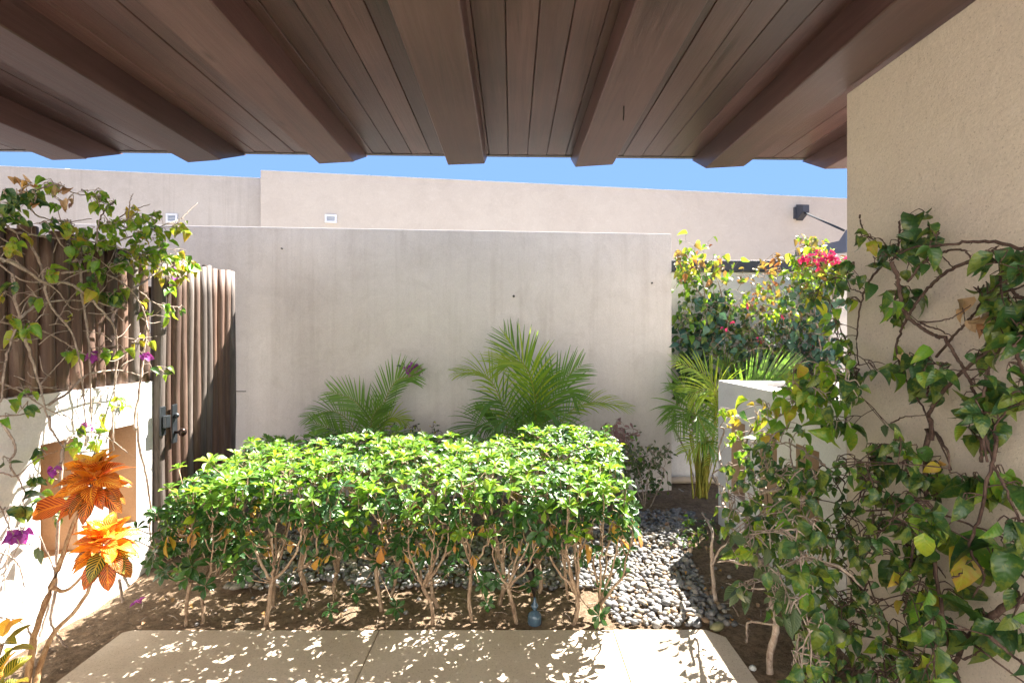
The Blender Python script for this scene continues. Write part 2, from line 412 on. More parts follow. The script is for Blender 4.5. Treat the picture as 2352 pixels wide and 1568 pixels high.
leaf_mesh('purple', M['lf_purple'], w=.28, fold=.4, curl=.6)
leaf_mesh('grey', M['lf_grey'], w=.26, fold=.4, curl=.4)
leaf_mesh('petal', M['petal'], w=.40, fold=.5, curl=.8)
leaf_mesh('petal_purple', M['petal_purple'], w=.40, fold=.5, curl=.8)
for key in ('orange', 'yellow', 'red', 'green'):
    leaf_mesh('croton_'+key, M['croton_'+key], w=.235, fold=.35, curl=.7, nl=7, wav=.05, prof='even')

def rosette(mat, n, lo, hi, L=1.0, w=.2, young=False):
    mb = MB()
    for k in range(n):
        th = 2.4*k+rng.random()*.35; s = k/(n-1)
        el = R(lo+(hi-lo)*s+rng.uniform(-9, 9)); ll = L*(1-.35*s)*rng.uniform(.85, 1.08)
        Mx = Matrix.Rotation(th, 4, 'Z') @ Matrix.Rotation(el, 4, 'X') @ Matrix.Translation((0, .04, 0)) @ Matrix.Rotation(rng.uniform(-.3, .3), 4, 'Y')
        leaf_geo(mb, Mx, ll, w=w, fold=.3, curl=.35+rng.random()*.5, nl=4, r=rng.random(), prof='obovate')
    mb.tube([(0, 0, -.35), (0, 0, .02)], [.025, .03], 4, m=1)
    return mb.mesh('leaf_rosette', [mat, M['bark_hedge']], True)
RZ = {'new': [rosette(M['lf_hedge_new'], rng.choice((7, 8, 9)), 5, 62, w=.25) for k in range(6)],
      'old': [rosette(M['lf_hedge_old'], rng.choice((8, 9, 10)), -12, 40, w=.23) for k in range(5)],
      'dry': [rosette(M['lf_hedge_dry'], 3, -75, -40) for k in range(3)]}

def leaf_matrix(p, size, facing, droop, roll=None):
    """leaf whose upper side faces `facing`, tip hanging by `droop` 0..1"""
    n = Vector(facing)+Vector((rng.gauss(0, .45), rng.gauss(0, .45), rng.gauss(0, .45))); n.normalize()
    d = Vector((rng.gauss(0, 1), rng.gauss(0, 1), rng.gauss(0, 1)-droop*2.2))
    d = d-n*d.dot(n)
    if d.length < 1e-3: d = n.orthogonal()
    d.normalize(); x = d.cross(n)
    m = Matrix((x, d, n)).transposed().to_4x4()
    return Matrix.Translation(p) @ m @ Matrix.Scale(size, 4)

def put_leaves(root, leaves, cap=300, name='leaf', restname='foliage'):
    """leaves: (matrix, key, size). The largest in view become parts, the rest one stuff part."""
    def sz(l): 
        p = l[0].translation; return l[2]/max(.5, p.y)
    leaves = sorted(leaves, key=sz, reverse=True)
    for (m, key, s) in leaves[:cap]:
        inst(name, rng.choice(LM[key]), root, m)
    rest = leaves[cap:]
    if rest:
        mb = MB(); mats = []; 
        for (m, key, s) in rest:
            me = rng.choice(LM[key]); mt = me.materials[0]
            if mt not in mats: mats.append(mt)
            vs = [m @ v.co for v in me.vertices]
            uvl = me.uv_layers[0].data; uv = [(0, 0)]*len(vs)
            for lp in me.loops: uv[lp.vertex_index] = tuple(uvl[lp.index].uv)
            mb.add(vs, [tuple(q.vertices) for q in me.polygons], uv, rng.random(), mats.index(mt))
        o = mb.obj(restname, mats, root, True); o['kind'] = 'stuff'
# ================================================================== GROUND
XL, XR = -2.34, 1.62          # planes of the left and right walls
def soil_z(x, y):
    z = -.012+.030*mn.noise((x*1.7, y*1.9, 0))+.012*mn.noise((x*6, y*6, 3))+.006*mn.noise((x*19, y*19, 5))
    z += .05*max(0, min(1, (y-3.1)/.9))*max(0, min(1, (4.9-y)/.5))         # gentle rise towards the gravel and the back bed
    e = max(0, 1-abs(y-2.66)/.10); z = z*(1-.6*e)
    if -2.05 < x < 1.35 and y < 2.75: z = min(z, -.008)
    if y < 2.7 and x > -2.34 and x < -1.9: z = min(z, .02)
    return z
xs = np.concatenate([[-600, -60, -12, -6], np.arange(-3.0, 2.6, .035), [4, 7, 14, 60, 600]])
ys = np.concatenate([[-600, -60, -12, -3, 0, 1.0], np.arange(1.5, 6.2, .035), [7, 9, 14, 60, 700]])
V = []; 
for yy in ys:
    for xx in xs:
        inn = -3 <= xx <= 2.6 and 1.5 <= yy <= 6.2
        V.append((xx, yy, soil_z(xx, yy) if inn else -.03))
nx = len(xs)
mb = MB(); mb.add(V, [(j*nx+i, j*nx+i+1, (j+1)*nx+i+1, (j+1)*nx+i) for j in range(len(ys)-1) for i in range(nx-1)])
tag(mb.obj('ground', M['soil'], None, True), 'dry brown sandy soil of the courtyard planting beds', kind='structure')

# ---- concrete walk: three slabs with thin joints
walk = empty('walkway', (0, 2, 0), 'pale cast concrete walkway in the foreground, dappled with sun', kind='structure')
def slab(x0, x1, y0, y1, cl=0, cr=0, xl0=None, xr0=None):
    mb = MB(); z0, z1 = -.14, 0.0
    pts = [(x0, y0), (x1, y0)]
    pts += [(x1, y1-cr*1.1), (x1-cr*1.3, y1)] if cr else [(x1, y1)]
    pts += [(x0+cl*1.2, y1), (x0, y1-cl*.8)] if cl else [(x0, y1)]
    n = len(pts)
    mb.add([(a, b, z0) for a, b in pts]+[(a, b, z1) for a, b in pts],
           [tuple(range(n))[::-1], tuple(range(n, 2*n))]+[(i, (i+1) % n, (i+1) % n+n, i+n) for i in range(n)])
    return mb.obj('slab', M['slab'], walk, bevel=.004)
slab(-1.99, -.686, -1.6, 2.635, cl=.03)
slab(-.682, .517, -1.6, 2.637)
slab(.521, 1.075, -1.6, 2.64, cr=.06)

# ---- gravel
def in_gravel(x, y):
    wob = .09*mn.noise((x*2.2, y*2.2, 9))
    if y > 2.665 and .56+wob-.25*max(0, y-3.1) < x < 1.14+.45*max(0, y-3.35)+wob and y < 4.25+wob and x < 1.56: return True
    if 3.08+wob < y < 3.72+wob-.12*min(0, x) and -1.72+wob < x < .7: return True
    return False
PEB = []
for k in range(12):
    mb = MB(); n, mrows = 7, 4; v = [(0, 0, -1)]
    for i in range(1, mrows):
        ph = math.pi*i/mrows-math.pi/2
        v += [(math.cos(ph)*math.cos(2*math.pi*j/n+i*.4), math.cos(ph)*math.sin(2*math.pi*j/n+i*.4), math.sin(ph)) for j in range(n)]
    v.append((0, 0, 1)); sx, sy, sz = rng.uniform(.8, 1.25), rng.uniform(.65, .95), rng.uniform(.4, .68)
    v = [Vector((a*sx, b*sy, c*sz))*(1+.22*mn.noise((a*1.5+k*7, b*1.5, c*1.5))+rng.uniform(-.07, .07)) for a, b, c in v]
    f = [(0, 1+(j+1) % n, 1+j) for j in range(n)]
    f += [(1+i*n+j, 1+i*n+(j+1) % n, 1+(i+1)*n+(j+1) % n, 1+(i+1)*n+j) for i in range(mrows-2) for j in range(n)]
    o = 1+(mrows-2)*n; f += [(o+j, o+(j+1) % n, len(v)-1) for j in range(n)]
    mb.add(v, f); PEB.append(mb.mesh('pebble', M['pebble'], True))
gv = empty('gravel_bed', (.85, 3.3, 0), 'bed of grey river pebbles curving behind the hedge', kind='structure')
# a sheet of small grit underneath
peb = []
st = .0315; yy = 2.66
while yy < 4.4:
    xx = -1.85
    while xx < 1.62:
        x = xx+rng.uniform(-.4, .4)*st; y = yy+rng.uniform(-.4, .4)*st
        if in_gravel(x, y):
            s = rng.uniform(.0125, .026)*(1.35 if rng.random() < .15 else 1)
            z = max(soil_z(x, y), -.012)+.012+rng.uniform(0, .012)
            peb.append((y, Matrix.Translation((x, y, z)) @ Euler((rng.gauss(0, .22), rng.gauss(0, .22), rng.random()*6.3)).to_matrix().to_4x4() @ Matrix.Scale(s, 4)))
        xx += st
    yy += st
for _ in range(150):     # stray pebbles over the soil
    x = rng.uniform(-1.7, 1.5); y = rng.uniform(2.68, 4.4)
    if not in_gravel(x, y): peb.append((y+.5, Matrix.Translation((x, y, soil_z(x, y)+.004)) @ Euler((0, 0, rng.random()*6)).to_matrix().to_4x4() @ Matrix.Scale(rng.uniform(.010, .022), 4)))
peb.sort(key=lambda q: q[0]+max(0, -(q[1].translation.x)-.2)*1.5)
for _, m in peb[:300]: inst('pebble', rng.choice(PEB), gv, m)
mb = MB()
for _, m in peb[300:]:
    me = rng.choice(PEB); mb.add([m @ v.co for v in me.vertices], [tuple(q.vertices) for q in me.polygons], None, rng.random())
o = mb.obj('pebbles', M['pebble'], gv, True); o['kind'] = 'stuff'

# ================================================================== WALLS
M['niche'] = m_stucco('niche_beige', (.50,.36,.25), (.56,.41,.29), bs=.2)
def wall_niche(name, X, side, y0, y1, zb, zt, th, ops, mat, label):
    """wall along y; face plane X looking to `side` (+1/-1); ops = niches (ya, yb, za, zb)"""
    mb = MB(); s = side; Xb = X-s*th; dep = .19
    mi = [0]
    def quad(*p):
        mb.add(p, [(0, 1, 2, 3)], None, 0, mi[0])
    cy = sorted({y0, y1, *[o[0] for o in ops], *[o[1] for o in ops]}); cz = sorted({zb, zt, *[o[2] for o in ops], *[o[3] for o in ops]})
    for i in range(len(cy)-1):
        for j in range(len(cz)-1):
            if any(o[0] <= cy[i] < o[1] and o[2] <= cz[j] < o[3] for o in ops): continue
            quad((X, cy[i], cz[j]), (X, cy[i+1], cz[j]), (X, cy[i+1], cz[j+1]), (X, cy[i], cz[j+1]))
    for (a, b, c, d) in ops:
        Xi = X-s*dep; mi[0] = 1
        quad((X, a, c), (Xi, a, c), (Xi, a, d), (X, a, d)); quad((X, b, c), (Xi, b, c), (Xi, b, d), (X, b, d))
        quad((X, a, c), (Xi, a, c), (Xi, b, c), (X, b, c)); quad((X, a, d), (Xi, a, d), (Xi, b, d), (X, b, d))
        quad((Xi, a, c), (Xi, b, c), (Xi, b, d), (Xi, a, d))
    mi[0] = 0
    quad((Xb, y0, zb), (Xb, y1, zb), (Xb, y1, zt), (Xb, y0, zt)); quad((X, y0, zt), (X, y1, zt), (Xb, y1, zt), (Xb, y0, zt))
    quad((X, y0, zb), (Xb, y0, zb), (Xb, y0, zt), (X, y0, zt)); quad((X, y1, zb), (Xb, y1, zb), (Xb, y1, zt), (X, y1, zt))
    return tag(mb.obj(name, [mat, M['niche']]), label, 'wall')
NI = [(2.11-.43*k, 2.33-.43*k, .36, .968) for k in range(0, 4)]+[(2.54, 2.76, .36, .968), (2.97, 3.19, .36, .968)]
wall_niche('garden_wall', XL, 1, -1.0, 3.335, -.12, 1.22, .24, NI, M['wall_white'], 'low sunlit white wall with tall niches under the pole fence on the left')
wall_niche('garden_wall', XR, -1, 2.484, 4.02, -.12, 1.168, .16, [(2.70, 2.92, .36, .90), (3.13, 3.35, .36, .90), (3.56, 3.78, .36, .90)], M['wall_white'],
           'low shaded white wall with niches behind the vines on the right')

def qwall(name, p0, p1, z0, z1, th, mat, label, group=None, cuts=None, bev=.008):
    """vertical wall slab from p0 to p1 (front face), thickness away from the camera"""
    p0 = Vector((*p0, 0)); p1 = Vector((*p1, 0)); d = (p1-p0).normalized(); n = Vector((-d.y, d.x, 0))
    if n.y < 0: n = -n
    a, b, c, e = p0, p1, p1+n*th, p0+n*th
    mb = MB(); v = [(q.x, q.y, z) for z in (z0, z1) for q in (a, b, c, e)]
    mb.add(v, [(0,3,2,1),(4,5,6,7),(0,1,5,4),(1,2,6,5),(2,3,7,6),(3,0,4,7)])
    r = empty(name, p0, label, 'wall', group); o = mb.obj('wall_body', mat, r, bevel=bev); return r, d, n
# house wall, right (runs towards the camera)
hb_ = empty('bounce_wall', (0, -3.0, 0), 'unseen pale wall added to bounce sunlight, across the forecourt behind the camera', 'building')
MB().box(-9, 9, -3.4, -3.0, -.1, 5.0).obj('wall_body', M['wall_white'], hb_, bevel=.01)  # unseen wall added so that sunlight bounces under the roof
tag(MB().box(-9, 9, -2.99, -1.62, -.14, -.004).obj('reflector', M['slab'], None, bevel=.004), 'unseen added pale concrete forecourt behind the camera', kind='structure')  # paving added out of view to bounce sunlight into the shade
hw = empty('house_wall', (XR, 2.0, 0), 'tall beige stucco house wall at the right edge, carrying the vine', 'wall')
MB().box(XR, XR+.32, -.9, 2.48, -.12, 2.681).obj('wall_body', M['wall_right'], hw, bevel=.006)
# back wall
D0, D1 = 4.70, 5.07
P0 = Vector(((435-CX)/F*D0, D0)); P1 = Vector(((1543-CX)/F*D1, D1)); dd = (P1-P0)
PA = P0-dd*.75
bw, bd, bnv = qwall('courtyard_wall', PA, P1, -.1, 2.532, .20, M['wall_back'], 'large plain greyish beige courtyard wall behind the hedge and palms')
def on_line(px, A, B):
    k = (px-CX)/F; # x = k*y
    t = (k*A.y-A.x)/((B.x-A.x)-k*(B.y-A.y)); return A+(B-A)*t
for (px, py, s) in ((648, 571, .007), (1180, 680, .012), (1497, 650, .009)):
    q = on_line(px, P0, P1); z = HZ-(py-CY)/F*q.y
    MB().tube([(q.x, q.y+.004, z), (q.x, q.y-.018, z)], s, 8).obj('bolt', M['bolt'], bw)
q = on_line(560, P0, P1); z = HZ-(898-CY)/F*q.y
MB().tube([(q.x-.10, q.y-.002, z), (q.x-.0, q.y-.012, z), (q.x+.03, q.y-.02, z+.001)], .004, 6).obj('bolt', M['bolt'], bw)
# back boundary wall in the passage, with dark steel beam on top
rw, _, _ = qwall('boundary_wall', (-3.2, 5.42), (5.2, 5.50), -.1, 2.205, .18, M['wall_white'], 'white boundary wall at the end of the passage behind the climbing shrubs')
bm = MB().box(-3.2, 5.2, 5.44, 5.60, 2.212, 2.325).obj('steel_beam', M['dark_steel'], None, bevel=.004)
tag(bm, 'dark steel beam laid along the top of the passage boundary wall', 'beam')
sw = empty('side_wall', (3.1, 5.1, 0), 'short pale wall stub at the right end of the passage shrubs', 'wall')
MB().box(3.07, 3.75, 5.0, 5.43, -.1, 2.21).obj('wall_body', M['wall_white'], sw, bevel=.006)

# far building: two stepped blocks
def far_at(px, A, B): return on_line(px, A, B)
RB0 = Vector((-3.932, 8.0)); RB1 = Vector((6.275, 9.62)); rd = (RB1-RB0)
LB0 = Vector((-7.80, 7.80)); LB1 = Vector((-4.124, 8.39)); ld = (LB1-LB0)
HB = 4.126
def block(name, A, B, z1, th, mat, parent):
    a = Vector((*A, 0)); b = Vector((*B, 0)); d = (b-a).normalized(); n = Vector((-d.y, d.x, 0))
    c = b+n*th; e = a+n*th
    v = [(q.x, q.y, z) for z in (-.1, z1) for q in (a, b, c, e)]
    mb = MB(); mb.add(v, [(0,3,2,1),(4,5,6,7),(0,1,5,4),(1,2,6,5),(2,3,7,6),(3,0,4,7)]); return mb.obj(name, mat, parent, bevel=.012)
b1 = empty('neighbour_building', (*RB0, 0), 'long flat beige building beyond the courtyard wall, with one small vent', 'building')
block('facade', RB0, RB1+rd*.8, HB, 6, M['wall_far'], b1)
b2 = empty('neighbour_building', (*LB1, 0), 'streaked pale building block set back at upper left', 'building')
block('facade', LB0-ld*1.6, LB1-(ld.normalized()*-.05), HB, 6, M['wall_far2'], b2)
def vent(px0, px1, py0, py1, A, B, parent):
    a = far_at(px0, A, B); b = far_at(px1, A, B); d = (b-a); w = d.length; d = d.normalized(); n = Vector((d.y, -d.x))
    z1 = HZ-(py0-CY)/F*a.y; z0 = HZ-(py1-CY)/F*a.y; h = z1-z0
    r = Matrix.Translation((a.x, a.y, z0)) @ Matrix(((d.x, -n.x, 0, 0), (d.y, -n.y, 0, 0), (0, 0, 1, 0), (0, 0, 0, 1)))
    def part(name, bx, mat, par):
        mb = MB(); mb.box(*bx); mb.v = [tuple(r @ Vector(p)) for p in mb.v]; return mb.obj(name, mat, par)
    fr = empty('vent', (0, 0, 0)) 
    bpy.data.objects.remove(fr)
    mb = MB(); t_ = .028
    for bx in ((0, w, -.035, .0, 0, t_), (0, w, -.035, .0, h-t_, h), (0, t_, -.035, .0, t_, h-t_), (w-t_, w, -.035, .0, t_, h-t_)): mb.box(*bx)
    mb.v = [tuple(r @ Vector(p)) for p in mb.v]; f = mb.obj('vent', M['vent'], parent)
    f.parent = parent
    part2 = MB().box(t_, w-t_, -.012, -.006, t_, h-t_); part2.v = [tuple(r @ Vector(p)) for p in part2.v]
    o = part2.obj('vent_back', M['vent_dark'], None); o.parent = f
    o.data.transform(Matrix.Translation(-parent.location))
    for k in range(4):
        zc = t_+(h-2*t_)*(k+.5)/4
        s2 = MB().box(t_, w-t_, -.030, -.014, zc-.004, zc+.002); s2.v = [tuple(r @ Vector(p)) for p in s2.v]
        o = s2.obj('louvre', M['vent'], None); o.parent = f; o.data.transform(Matrix.Translation(-parent.location))
vent(747, 774, 493, 512, RB0, RB1, b1)
vent(383, 409, 491, 512, LB0, LB1, b2)
# small dome-like roof stone on the far parapet
q = on_line(129, LB0, LB1)
mb = MB().lathe((q.x, q.y+.25, HB-.01), [(.14, 0), (.13, .03), (.08, .06), (.02, .075)], 12)
tag(mb.obj('roof_cap', M['slat'], None, True), 'small rounded cap on the far left parapet edge', 'roof cap')

# tie rod bracket + canopy
q = on_line(1822, RB0, RB1); nrm = Vector((rd.y, -rd.x)).normalized(); dr = rd.normalized()
tb = empty('wall_bracket', (q.x, q.y, 3.7), 'dark steel bracket box fixed high on the far building at right, holding a tie rod', 'bracket')
z1 = HZ-(474-CY)/F*q.y; z0 = HZ-(505-CY)/F*q.y
def obox(o2, u0, u1, w0, w1, za, zb, zc=None, zd=None):
    """box in the far wall's frame: u along the wall, w out from it"""
    def P(u, w, z): return (o2.x+dr.x*u+nrm.x*w, o2.y+dr.y*u+nrm.y*w, z)
    zc = za if zc is None else zc; zd = zb if zd is None else zd
    v = [P(u0, w0, za), P(u1, w0, za), P(u1, w1, zc), P(u0, w1, zc), P(u0, w0, zb), P(u1, w0, zb), P(u1, w1, zd), P(u0, w1, zd)]
    mb = MB(); mb.add(v, [(0,3,2,1),(4,5,6,7),(0,1,5,4),(1,2,6,5),(2,3,7,6),(3,0,4,7)]); return mb
obox(q, .0, .15, .0, .05, z0+.02, z1-.02).obj('back_plate', M['dark_steel'], tb)
obox(q, .02, .15, .052, .22, z0-.02, z1+.02, z0+.10, z1-.02).obj('box_body', M['dark_steel'], tb)
ca = Vector((q.x+dr.x*.09+nrm.x*.18, q.y+dr.y*.09+nrm.y*.18, (z0+z1)/2-.03))
cb = at(1938, 529, 7.2)
rod = MB().tube([ca+(cb-ca)*.01, cb], .016, 8).obj('tie_rod', M['rod'], None, True)
tag(rod, 'thin dark tie rod sloping down from the wall bracket to the canopy', 'rod')
# canopy beam: deep slate-blue steel member running towards the house
A0, A1 = at(1826, 575, 9.1), at(1927, 553, 7.4); A2 = at(1943, 528, 7.2); A3 = at(2010, 510, 6.9)
lowz = 2.86
def prism(pts_top, zb, th, mat, name):
    n = len(pts_top); mb = MB(); off = Vector((.10, .03, 0))
    v = [p for p in pts_top]+[Vector((p.x, p.y, zb[i])) for i, p in enumerate(pts_top)]
    v += [p+off for p in v]
    f = [(i, i+1, n+i+1, n+i) for i in range(n-1)]; f += [tuple(2*n+k for k in q) for q in f]
    f += [(i, i+1, 2*n+i+1, 2*n+i) for i in range(n-1)]+[(n+i, n+i+1, 3*n+i+1, 3*n+i) for i in range(n-1)]
    f += [(0, n, 3*n, 2*n), (n-1, 2*n-1, 4*n-1, 3*n-1)]
    mb.add(v, f); return mb.obj(name, mat)
cz = [HZ-(589-CY)/F*A0.y, HZ-(580-CY)/F*A1.y, HZ-(578-CY)/F*A2.y, HZ-(574-CY)/F*A3.y]
cp = prism([A0, A1, A2, A3], cz, .1, M['blue_steel'], 'canopy_beam')
tag(cp, 'slate blue steel canopy beam rising to the right above the pink flowers', 'beam')

# low slatted enclosure top behind the right garden wall
en = empty('slatted_cover', (2.3, 3.4, 0), 'white slatted cover lying behind the top of the low right wall', 'cover')
MB().box(XR+.165, 2.75, 2.49, 4.02, 1.02, 1.05).obj('cover_base', M['dark_steel'], en)
yy = 2.51; k = 0
while yy < 3.98:
    mb = MB(); w = rng.uniform(.045, .075); a = rng.uniform(-.02, .02)
    x0, x1 = XR+.17, 2.74; z = 1.10+rng.uniform(0, .025)
    v = [(x0, yy, z-.04), (x1, yy+a, z-.04), (x1, yy+w+a, z-.04), (x0, yy+w, z-.04), (x0, yy, z), (x1, yy+a, z), (x1, yy+w+a, z), (x0, yy+w, z)]
    mb.add(v, [(0,3,2,1),(4,5,6,7),(0,1,5,4),(1,2,6,5),(2,3,7,6),(3,0,4,7)]); mb.obj('slat', M['slat'], en)
    yy += w+rng.uniform(.018, .04)
MB().box(XR+.165, 2.75, 3.985, 4.02, 1.051, 1.165).obj('cover_rim', M['wall_white'], en)

# ================================================================== ROOF
BH, PH = 1.5+1.183, 1.5+1.333
rf = empty('timber_roof', (0, 2, BH), 'dark brown timber porch roof with deep beams and plank boarding overhead', 'roof')
def fy(x): return 3.765+.030*x
k0 = -34; k = k0
while True:
    x0 = -.0275+.1395*k
    if x0 > 3.6: break
    x1 = x0+.1395
    g = rng.uniform(.0009, .0022); dz = rng.uniform(-.0012, .0012)
    mb = MB(); c = .003
    # plank with small chamfered lower edges
    yb0, yb1 = fy(x0)-.035, fy(x1)-.035
    def prof(y): return [(x0+g+c, y, PH+dz), (x1-g-c, y, PH+dz), (x1-g, y, PH+dz+c), (x1-g, y, PH+.022), (x0+g, y, PH+.022), (x0+g, y, PH+dz+c)]
    a = prof(-.4); b = [(p[0], yb0, p[2]) for p in a]
    mb.add(a+b, [(0,1,2,3,4,5)[::-1], (6,7,8,9,10,11)]+[(i, (i+1) % 6, 6+(i+1) % 6, 6+i) for i in range(6)])
    mb.obj('plank', M['ceil'], rf); k += 1
MB().box(-4.8, 3.7, -.4, 3.60, PH+.024, PH+.12).obj('light_block_deck', M['dark_steel'], rf)  # unseen sheet above the planks, added to block light
v = []
for x in (-4.8, 3.7):
    y = fy(x); v += [(x, y-.034, PH-.004), (x, y, PH-.004), (x, y, PH+.16), (x, y-.034, PH+.16)]
mb = MB(); mb.add(v, [(0,1,2,3)[::-1], (4,5,6,7)]+[(i, (i+1) % 4, 4+(i+1) % 4, 4+i) for i in range(4)]); mb.obj('fascia', M['flash'], rf)
for k in range(-5, 5):
    xc = -.312+.875*k
    if k == 2: xc = XR-.125-.02
    hw_ = .127; ye = 3.50+.035*xc; yt = fy(xc)+.0
    mb = MB(); c = .005
    sk = rng.uniform(.005, .03)
    a = [(xc-hw_, -.4, PH-.002), (xc-hw_, -.4, BH+c), (xc-hw_+c, -.4, BH), (xc+hw_-c, -.4, BH), (xc+hw_, -.4, BH+c), (xc+hw_, -.4, PH-.002)]
    m_ = [(p[0], (ye+(sk if p[0] < xc else -sk)) if p[2] < PH-.02 else yt+.028, p[2]) for p in a]
    mb.add(a+m_, [(0,1,2,3,4,5), (6,7,8,9,10,11)[::-1]]+[(i, (i+1) % 6, 6+(i+1) % 6, 6+i) for i in range(6)])
    o = mb.obj('beam', M['beam'], rf)
# rusty hook under a beam
hp = at(1430, 250, F*1.183/(776-250)) ; hp.z = BH
P = [hp+Vector((0, -.03, .002)), hp+Vector((0, -.028, -.02)), hp+Vector((.002, -.02, -.04)), hp+Vector((.002, -.01, -.055)), hp+Vector((0, -.018, -.066)), hp+Vector((-.002, -.028, -.062)), hp+Vector((-.002, -.030, -.054))]
tag(MB().tube(smooth_pts(P, 4), .0035, 7).obj('ceiling_hook', M['rust'], None, True), 'small dark hook screwed into the underside of a roof beam', 'hook')

# ================================================================== FENCE + GATE
def pole(parent, x, y, z0, z1, r, mat):
    n = 9; mb = MB(); ph = rng.random()*9
    pts = []; rad = []
    for i in range(n+1):
        s = i/n; z = z0+(z1-z0)*s
        L_ = (z1-z0)
        pts.append((x+.004*math.sin(s*L_*3+ph), y+.0035*math.sin(s*L_*2.6+ph*1.7), z))
        rad.append(r*(1+.05*math.sin(s*L_*3.4+ph)+rng.uniform(-.015, .015))*(1.05-.08*s))
    mb.tube(pts, rad, 10, wob=.05)
    return mb.obj('pole', mat, parent, True, bevel=0)
fe = empty('pole_fence', (XL-.06, 2.4, 1.22), 'fence of upright brown weathered poles standing on the low white wall', 'fence')
y = -.2; 
while y < 3.29:
    r = rng.uniform(.036, .045); y += r
    pole(fe, XL-.05+rng.uniform(-.008, .008), y, 1.222, 2.03+rng.uniform(-.03, .03), r, M['pole'] if y < 3.15 or rng.random() < .5 else M['pole_grey'])
    y += r+.003
MB().box(XL-.135, XL-.10, -.2, 3.30, 1.36, 1.42).obj('rail', M['pole'], fe); MB().box(XL-.135, XL-.10, -.2, 3.30, 1.86, 1.92).obj('rail', M['pole'], fe)
gt = empty('pole_gate', (XL, 3.38, 0), 'garden gate made of tall thin brown poles next to the courtyard wall', 'gate')
y = 3.345; tops = []; k = 0
while y < 4.29:
    r = rng.uniform(.034, .043); y += r
    pole(gt, XL+rng.uniform(-.006, .006), y, .03+rng.uniform(0, .03), 2.045-.0+rng.uniform(-.012, .012), r, M['pole_grey'] if k in (0, 4, 6, 7) or rng.random() < .25 else M['pole'])
    y += r+.002; k += 1
for z in (.3, 1.0, 1.75): MB().box(XL-.09, XL-.05, 3.36, 4.29, z, z+.09).obj('rail', M['pole'], gt)
MB().box(XL+.040, XL+.050, 3.455, 3.505, .79, 1.05).obj('lock_plate', M['black_metal'], gt, bevel=.002)
MB().lathe((0, 0, 0), [(.001, 0), (.016, .003), (.019, .012), (.012, .02), (.001, .022)], 12).obj
def ylathe(c, prof, mat, name, parent, axis='X'):
    mb = MB().lathe((0, 0, 0), prof, 14)
    mb.v = [(c[0]+z, c[1]+y_, c[2]+x) for x, y_, z in mb.v]; return mb.obj(name, mat, parent, True)
ylathe((XL+.05, 3.48, .975), [(.001, 0), (.015, .002), (.018, .012), (.012, .022), (.001, .026)], M['black_metal'], 'lock_cylinder', gt)
ylathe((XL+.05, 3.48, .862), [(.012, 0), (.010, .02), (.013, .03), (.027, .042), (.029, .055), (.020, .068), (.002, .073)], M['knob'], 'knob', gt)
MB().box(XL+.036, XL+.048, 3.345, 3.39, .86, 1.05).obj('strike_plate', M['black_metal'], gt, bevel=.002)
MB().box(XL+.050, XL+.075, 3.355, 3.40, .91, .99).obj('latch', M['black_metal'], gt, bevel=.003)

# ================================================================== PIPE + GARDEN LIGHT
def bwp(px, off=.0): 
    q = on_line(px, P0, P1); return Vector((q.x+bnv.x*-off, q.y-bnv.y*off, 0))
pz = HZ-(1143-CY)/F*4.98
e = P1.to_3d(); ax = Vector((bd.x, bd.y, 0)); an = Vector((bnv.x, bnv.y, 0))
a = e-ax*1.6-an*.075; b = e+ax*.02-an*.075
pr = empty('drain_pipe', (e.x, e.y, pz), 'pale beige drain pipe hugging the foot of the courtyard wall and bending round its corner', 'pipe')
MB().tube([a+Vector((0, 0, pz)), b+Vector((0, 0, pz))], .036, 14).obj('pipe_run', M['pipe'], pr, True)
cen = b+an*.085; arc = []
for k in range(9):
    th = R(-90+90*k/8); arc.append(cen+ax*math.cos(th)*.085+an*math.sin(th)*.085+Vector((0, 0, pz)))
MB().tube([b+Vector((0, 0, pz))-ax*.03]+arc+[arc[-1]+an*.08], .043, 14).obj('elbow', M['pipe'], pr, True)
MB().tube([arc[-1]+an*.08, arc[-1]+an*.12+Vector((0, 0, -.02))], .036, 14).obj('pipe_end', M['pipe'], pr, True)
p2 = MB().tube([(1.0, 5.33, .02), (3.0, 5.36, .02)], .036, 12).obj('drain_pipe', M['pipe'], None, True)
tag(p2, 'dusty beige pipe along the foot of the boundary wall in the passage', 'pipe')

lc = atZ(1228, 1440, 0); lc.y = 2.71; lc.x = (1228-CX)/F*2.71
gl = empty('garden_spotlight', lc, 'small blue grey garden spotlight standing at the slab edge under the hedge', 'garden light')
z0 = soil_z(lc.x, lc.y)-.01
MB().lathe((lc.x, lc.y, z0), [(.025, 0), (.034, .006), (.038, .02), (.037, .05), (.033, .062), (.018, .072), (.013, .078)], 18).obj('body', M['glaze'], gl, True)
MB().lathe((lc.x, lc.y, z0+.0785), [(.012, 0), (.011, .010), (.019, .018), (.021, .027), (.014, .036), (.008, .046), (.006, .07)], 16).obj('neck', M['glaze'], gl, True)
v0 = lc.copy(); v0.z = z0+.145
mb = MB().tube([v0, v0+Vector((-.006, .01, .05)), v0+Vector((-.02, .02, .12)), v0+Vector((-.03, .03, .18))], [.005, .013, .022, .024], 14)
mb.obj('lamp_shade', M['rust'], gl, True)

